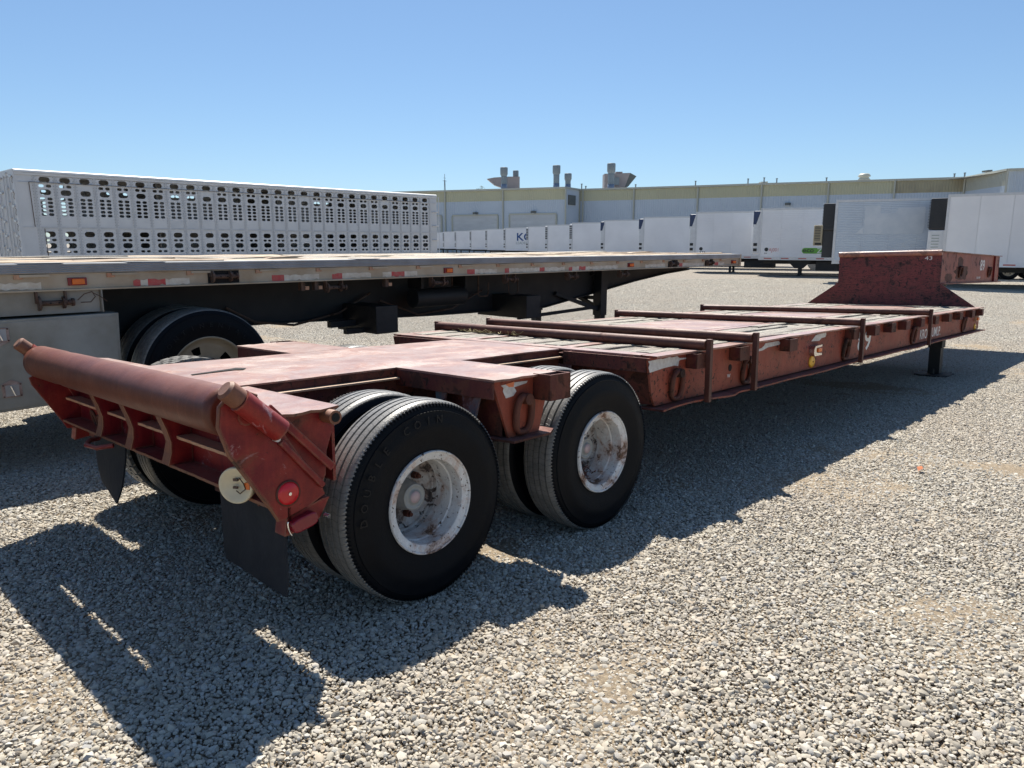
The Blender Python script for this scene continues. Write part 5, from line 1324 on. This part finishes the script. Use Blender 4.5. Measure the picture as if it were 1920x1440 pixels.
# pale residue where big decals were removed
rr = random.Random(4)
def residue(poly, nm='decal_residue'): part(MB().prism(poly, -.004, -.0006, 'y', 'decal'), nm, parent=v2)
def jag(pts, amp=.05):
    out = []
    for i in range(len(pts)):
        a, b = pts[i], pts[(i+1) % len(pts)]; n = max(2, int(math.dist(a, b)/.15))
        for k in range(n): out.append((a[0]+(b[0]-a[0])*k/n+rr.uniform(-amp, amp)*.6, a[1]+(b[1]-a[1])*k/n+rr.uniform(-amp, amp)*.6))
    return out
residue(jag([(1.32, 2.45), (3.85, 2.45), (3.92, 2.9), (3.9, 3.72), (2.75, 3.68), (2.62, 3.45), (2.0, 3.42), (1.95, 3.80), (1.30, 3.80)], .035)); residue(jag([(.95, 2.47), (1.30, 2.48), (1.29, 2.8)], .02)); residue(jag([(3.02, 1.82), (3.2, 1.84), (3.22, 2.0), (3.08, 1.98)], .02)); residue(jag([(3.4, 1.93), (3.6, 1.92), (3.6, 1.98), (3.4, 1.99)], .015))

# ================================================================ the long building
HB = 13.3; ZR = ZF+HB
bd = thing('warehouse_building', 'long pale blue metal-clad warehouse with olive band under the eaves and roof stacks', 'building', LD(0, 150, ZF)[:])
OB = Vector(bd.location)
def bp(mb, name, mat=None, parent=None): return part(mb, name, mat, parent or bd)
def bl(px, d): v = LD((px-960)/F_PX*d, d, 0)-Vector((OB.x, OB.y, 0)); return Vector((v.x, v.y))
def wall(p, q, z0, z1, mat, name, rib=.45, depth=.07, off=0.0):
    n = max(1, int((q-p).length/rib)); d = (q-p)/n; nn = Vector((d.y, -d.x)).normalized()
    if nn.dot(Vector((CAM.x-OB.x, CAM.y-OB.y))-p) < 0: nn = -nn
    lo = []; hi = []
    for k in range(n):
        for f, o in ((0, 0), (.62, 0), (.70, depth), (.92, depth)):
            v = p+d*(k+f)+nn*(o+off); lo.append((v.x, v.y, z0)); hi.append((v.x, v.y, z1))
    v = q+nn*off; lo.append((v.x, v.y, z0)); hi.append((v.x, v.y, z1))
    return bp(MB().quadstrip(lo, hi, mat), name)
def post(p, z0, z1, w_=.25, mat='trim', name='downpipe', out=.25):
    c = Vector((CAM.x-OB.x, CAM.y-OB.y)); n = (c-p).normalized(); v = p+n*out
    return bp(MB().box(v.x-w_/2, v.x+w_/2, v.y-w_/2, v.y+w_/2, z0, z1, mat), name)
HT, BAND = HB, 2.5
ZB2 = 0
segs = [((700, 171.5), (838, 164.6), 'o'), ((838, 164.6), (943.5, 159.8), 'o'), ((943.5, 159.8), (1057.7, 154.6), 'o'), ((1057.7, 154.6), (1083, 160.5), 'side'),
        ((1083, 160.5), (1182, 156), 'o'), ((1182, 156), (1298, 150.8), 'o'), ((1298, 150.8), (1414, 145.4), 'o'), ((1414, 145.4), (1535, 140.6), 'o'), ((1535, 140.6), (1655, 136), 'o'), ((1655, 136), (1781, 131.7), 'dark'),
        ((1781, 131.7), (1857, 117.4), 'pale'), ((1857, 117.4), (2080, 112), 'blue')]
for (pa, da), (pb, db), kd in segs:
    p, q = bl(pa, da), bl(pb, db)
    bandm = {'o': 'wall_olive', 'side': 'wall_blue', 'dark': 'wall_dark', 'pale': 'trim', 'blue': 'wall_blue'}[kd]
    wall(p, q, ZB2, HT-BAND-.003, 'wall_blue', 'wall'); wall(p, q, HT-BAND, HT-.35, bandm, 'eaves_band')
    nn = (Vector((CAM.x-OB.x, CAM.y-OB.y))-(p+q)/2).normalized()
    bp(MB().bar((p.x+nn.x*.15, p.y+nn.y*.15, HT-.17), (q.x+nn.x*.15, q.y+nn.y*.15, HT-.17), .45, .34, 'trim'), 'eaves_trim')
    if kd in 'o dark': post(p, ZB2, HT-.36)
for px, d in ((1781, 131.5), (1857, 117), (1057.7, 154.4), (1089, 160)): post(bl(px, d), ZB2, HT-.36)
# roof, in one sheet just under the eaves level
c = Vector((CAM.x-OB.x, CAM.y-OB.y)); back = -c.normalized()
rp = [bl(a, b) for a, b in ((700, 171.5), (1057.7, 154.6), (1083, 160.5), (1781, 131.7), (1857, 117.4), (2080, 112))]
tops = [(v.x, v.y, HT-.4) for v in rp]; bk = [(v.x+back.x*70, v.y+back.y*70, HT-.1) for v in rp]
bp(MB().quadstrip(tops, bk, 'roof'), 'roof')
bp(MB().quadstrip([(a, b, HT-.4) for a, b, _ in bk], [(a, b, 0) for a, b, _ in bk], 'wall_blue'), 'rear_wall')
for pts in ((rp[0], Vector(bk[0][:2])), (rp[-1], Vector(bk[-1][:2]))): bp(MB().quadstrip([(v.x, v.y, HT-.4) for v in pts], [(v.x, v.y, 0) for v in pts], 'wall_blue'), 'end_wall')
# roller doors with frames, made of horizontal slats
def onwall(i, px):
    (pa, da), (pb, db), _ = segs[i]; A_, B_ = bl(pa, da), bl(pb, db)
    k = (px-960)/F_PX
    # intersect view ray with the wall line
    o = Vector((CAM.x-OB.x, CAM.y-OB.y)); r = bl(px, 100)-o; r2 = (B_-A_)
    det = r.x*(-r2.y)+r2.x*r.y; w_ = A_-o; t = (w_.x*(-r2.y)+r2.x*w_.y)/det
    return o+r*t
def roller_door(i, pxa, pxb, ztop):
    a, b = onwall(i, pxa), onwall(i, pxb); nn = (Vector((CAM.x-OB.x, CAM.y-OB.y))-(a+b)/2).normalized()
    fr = bp(MB().bar((a.x+nn.x*.18, a.y+nn.y*.18, ztop+.15), (b.x+nn.x*.18, b.y+nn.y*.18, ztop+.15), .3, .3, 'trim'), 'door_frame')
    for v in (a, b): MB().box(v.x+nn.x*.18-.15, v.x+nn.x*.18+.15, v.y+nn.y*.18-.15, v.y+nn.y*.18+.15, 0, ztop, 'trim').build('door_jamb', None, fr)
    d = bp(MB().bar((a.x+nn.x*.12, a.y+nn.y*.12, ztop/2), (b.x+nn.x*.12, b.y+nn.y*.12, ztop/2), .04, ztop, 'door_white'), 'roller_door')
    for k in range(int(ztop/.6)):
        z = .3+k*.6; MB().bar((a.x+nn.x*.17, a.y+nn.y*.17, z), (b.x+nn.x*.17, b.y+nn.y*.17, z), .05, .54, 'door_white').build('door_slat', None, d)
def zpx(y, d): return CAM.z+(456-y)/F_PX*d-ZF
roller_door(0, 790, 831, zpx(407.5, 165)); roller_door(1, 851, 934, zpx(407, 162)); roller_door(2, 955.5, 1041, zpx(405, 158))
def wall_lamp(i, px, y, dd):
    v = onwall(i, px); nn = (Vector((CAM.x-OB.x, CAM.y-OB.y))-v).normalized(); z = zpx(y, dd)
    l = bp(MB().box(v.x+nn.x*.5-.4, v.x+nn.x*.5+.4, v.y+nn.y*.5-.4, v.y+nn.y*.5+.4, z, z+.45, 'louver'), 'wall_lamp')
    MB().box(v.x+nn.x*.75-.25, v.x+nn.x*.75+.25, v.y+nn.y*.75-.25, v.y+nn.y*.75+.25, z-.08, z-.001, 'door_white').build('lamp_glass', None, l)
wall_lamp(1, 893, 404.5, 162); wall_lamp(2, 999, 402.5, 158); wall_lamp(7, 1463, 388, 143)
# louvred window on the short return wall
a, b = onwall(3, 1062), onwall(3, 1074); nn = Vector((.3, -1)).normalized(); 
f_ = bp(MB().bar((a.x, a.y, zpx(379, 157)), (b.x, b.y, zpx(379, 157)), .5, 1.95, 'louver'), 'louvre_window')
for k in range(4):
    v = a.lerp(b, (k+.5)/4); MB().box(v.x-.32, v.x-.26, v.y-.32, v.y+.32, zpx(388, 157), zpx(371, 157), 'trim').build('mullion', None, f_)
# rooftop plant
def stackpipe(px, ytop, ybase, wpx, d, capw, caph):
    r = wpx/2/F_PX*d; v = bl(px, d); z0 = HT-.4; z1 = zpx(ytop, d); ch = caph/F_PX*d
    s_ = bp(MB().cyl((v.x, v.y, z0), (v.x, v.y, z1-ch), r, 18, 'stack'), 'exhaust_stack')
    MB().lathe([(r*1.02, -.5), (r*1.30, -.1), (r*1.32, ch-.2), (r*1.26, ch), (r*1.1, ch-.05), (r*1.1, .1)], 20, 'stack', 'z', (v.x, v.y, z1-ch)).build('stack_cap', None, s_)
    for k in (.3, .6): MB().lathe([(r*1.01, -.05), (r*1.06, -.05), (r*1.06, .05), (r*1.01, .05)], 18, 'stack', 'z', (v.x, v.y, z0+(z1-z0)*k)).build('stack_band', None, s_)
    MB().lathe([(r*1.02, 0), (r*1.10, 0), (r*1.06, 1.3), (r*1.02, 1.3)], 18, 'stack_base', 'z', (v.x, v.y, z0+.3)).build('stack_base', None, s_)
stackpipe(945.5, 321.5, 358, 10.5, 164, 13, 11); stackpipe(966.8, 327, 345, 8, 168, 12, 11)
stackpipe(1040.5, 318, 355, 10.8, 162, 13, 12); stackpipe(1061.5, 332, 356, 10, 164, 13, 9)
stackpipe(1139.5, 314.5, 356, 11.5, 164, 14, 13)
def unit(pxs, d, depth, name='rooftop_unit', mat='unit'):
    """outline in picture columns/rows at distance d, given real depth"""
    h = Vector((math.cos(YAW), math.sin(YAW))); mb = MB()
    f = [(bl(px, d), zpx(y, d)) for px, y in pxs]; n = len(f)
    vs = [(v.x, v.y, z) for v, z in f]+[(v.x+h.x*depth, v.y+h.y*depth, z) for v, z in f]
    return bp(mb.add(vs, [list(range(n))[::-1], list(range(n, 2*n))]+[(i, (i+1) % n, n+(i+1) % n, n+i) for i in range(n)], mat), name)
unit([(952, 337.5), (974, 337.5), (974, 360), (952, 360)], 166, 3.5); unit([(928, 339), (951.8, 337.5), (951.8, 360), (928, 352)], 166.5, 3); unit([(914.5, 341.5), (927.8, 339), (927.8, 352)], 166.5, 2.8, 'intake_hood')
unit([(1127.5, 332.5), (1174, 331), (1165, 356), (1127.5, 357)], 167, 3.5); unit([(1174.2, 331), (1185.5, 337), (1171, 355), (1165.3, 356)], 167, 3.2, 'intake_hood', 'louver')
unit([(1145, 339), (1154.5, 339), (1154.5, 352), (1145, 352)], 165.5, 1.2, 'rooftop_fan', 'stack'); unit([(1148, 329), (1160, 329), (1160, 331), (1148, 331)], 168, 2, 'unit_cap')
v = bl(1598, 145); z = zpx(343, 142)
bp(MB().lathe([(1.0, -1), (1.0, .15), (1.15, .2), (.85, .55), (.85, .75), (1.1, .8), (1.1, 1.0), (.8, 1.35), (0, 1.4)], 20, 'trim', 'z', (v.x, v.y, z)), 'roof_vent')
for px, y, d in ((1086.5, 350, 162), (1094, 354, 162), (1184.5, 351, 158), (1293, 345, 152), (1417, 339, 147), (1440, 340.5, 146), (1530, 339, 142), (1388, 341, 148), (1761, 332, 134), (1779.5, 330.5, 133)):
    v = bl(px, d); bp(MB().cyl((v.x, v.y, HT-.5), (v.x, v.y, zpx(y+1.5, d)), .13, 8, 'stack').cyl((v.x, v.y, zpx(y+1.5, d)), (v.x, v.y, zpx(y, d)), .2, 8, 'stack'), 'vent_pipe')
unit([(1412, 346.5), (1424, 346), (1424, 349), (1412, 349)], 147, 1.5, 'roof_hatch', 'trim'); unit([(1820, 326), (1829, 325.5), (1829, 329), (1820, 329)], 125, 1.5, 'roof_hatch', 'louver')

# ================================================================ far things behind the roof line
p = LD((838-960)/F_PX*240, 240, ZF)
mast = thing('radio_mast', 'thin radio mast rising behind the warehouse roof at the left', 'mast', p[:])
h_ = zpx(340, 240)
part(MB().bar((-.9, 0, 0), (-.1, 0, h_*.97), .14, .14, 'stack').bar((.9, 0, 0), (.1, 0, h_*.97), .14, .14, 'stack').bar((0, .9, 0), (0, .1, h_*.97), .14, .14, 'stack'), 'mast_legs', parent=mast)
part(MB().cyl((0, 0, h_*.9), (0, 0, h_+1.2), .08, 6, 'stack').bar((-.8, 0, h_*.96), (.8, 0, h_*.96), .1, .1, 'stack').bar((-.5, 0, h_), (.5, 0, h_), .08, .08, 'stack'), 'antenna', parent=mast)
def far_tree(px, ytop, d, w_, label):
    p = LD((px-960)/F_PX*d, d, ZF); t = thing('tree', label, 'tree', p[:], group='trees behind the warehouse'); H = zpx(ytop, d)
    r_ = random.Random(px); tr = MB().cyl((0, 0, 0), (0, 0, H*.75), .35, 8, 'ring', r2=.12)
    for k in range(6): a = r_.uniform(0, 6.3); tr.bar((0, 0, H*(.4+.05*k)), (math.cos(a)*w_*.6, math.sin(a)*w_*.6, H*(.6+.05*k)), .12, .12, 'ring')
    part(tr, 'trunk', parent=t)
    mb = MB()
    for k in range(900):
        a = r_.uniform(0, 6.3); u = r_.uniform(-1, 1); rr_ = r_.uniform(.3, 1)**.5
        c = Vector((math.cos(a)*math.sqrt(1-u*u)*w_*rr_, math.sin(a)*math.sqrt(1-u*u)*w_*rr_, H*.78+u*H*.2*rr_)); s_ = r_.uniform(.15, .35)
        n1 = Vector((r_.gauss(0, 1), r_.gauss(0, 1), r_.gauss(0, 1))).normalized(); n2 = n1.orthogonal().normalized()
        if mnoise.noise(c*.5) < -.12: continue
        mb.add([c, c+n1*s_, c+n1*s_+n2*s_, c+n2*s_], [(0, 1, 2, 3)], 'foliage')
    part(mb, 'crown', parent=t)
far_tree(905, 351, 235, 2.6, 'small tree top showing over the warehouse roof left of the first stacks')
# a dry leaf on the gravel
lf = MB(); lf.add([(0, 0, .012), (.03, .02, .03), (.065, .012, .014), (.08, 0, .03), (.06, -.018, .016), (.028, -.02, .026)], [(0, 1, 2, 3, 4, 5)], 'leafo')
tag(lf.build('leaf', None, None, (3.50, -.98, ground_z(3.5, -.98)+.012)), 'single dry orange leaf lying on the sunlit gravel', 'leaf')
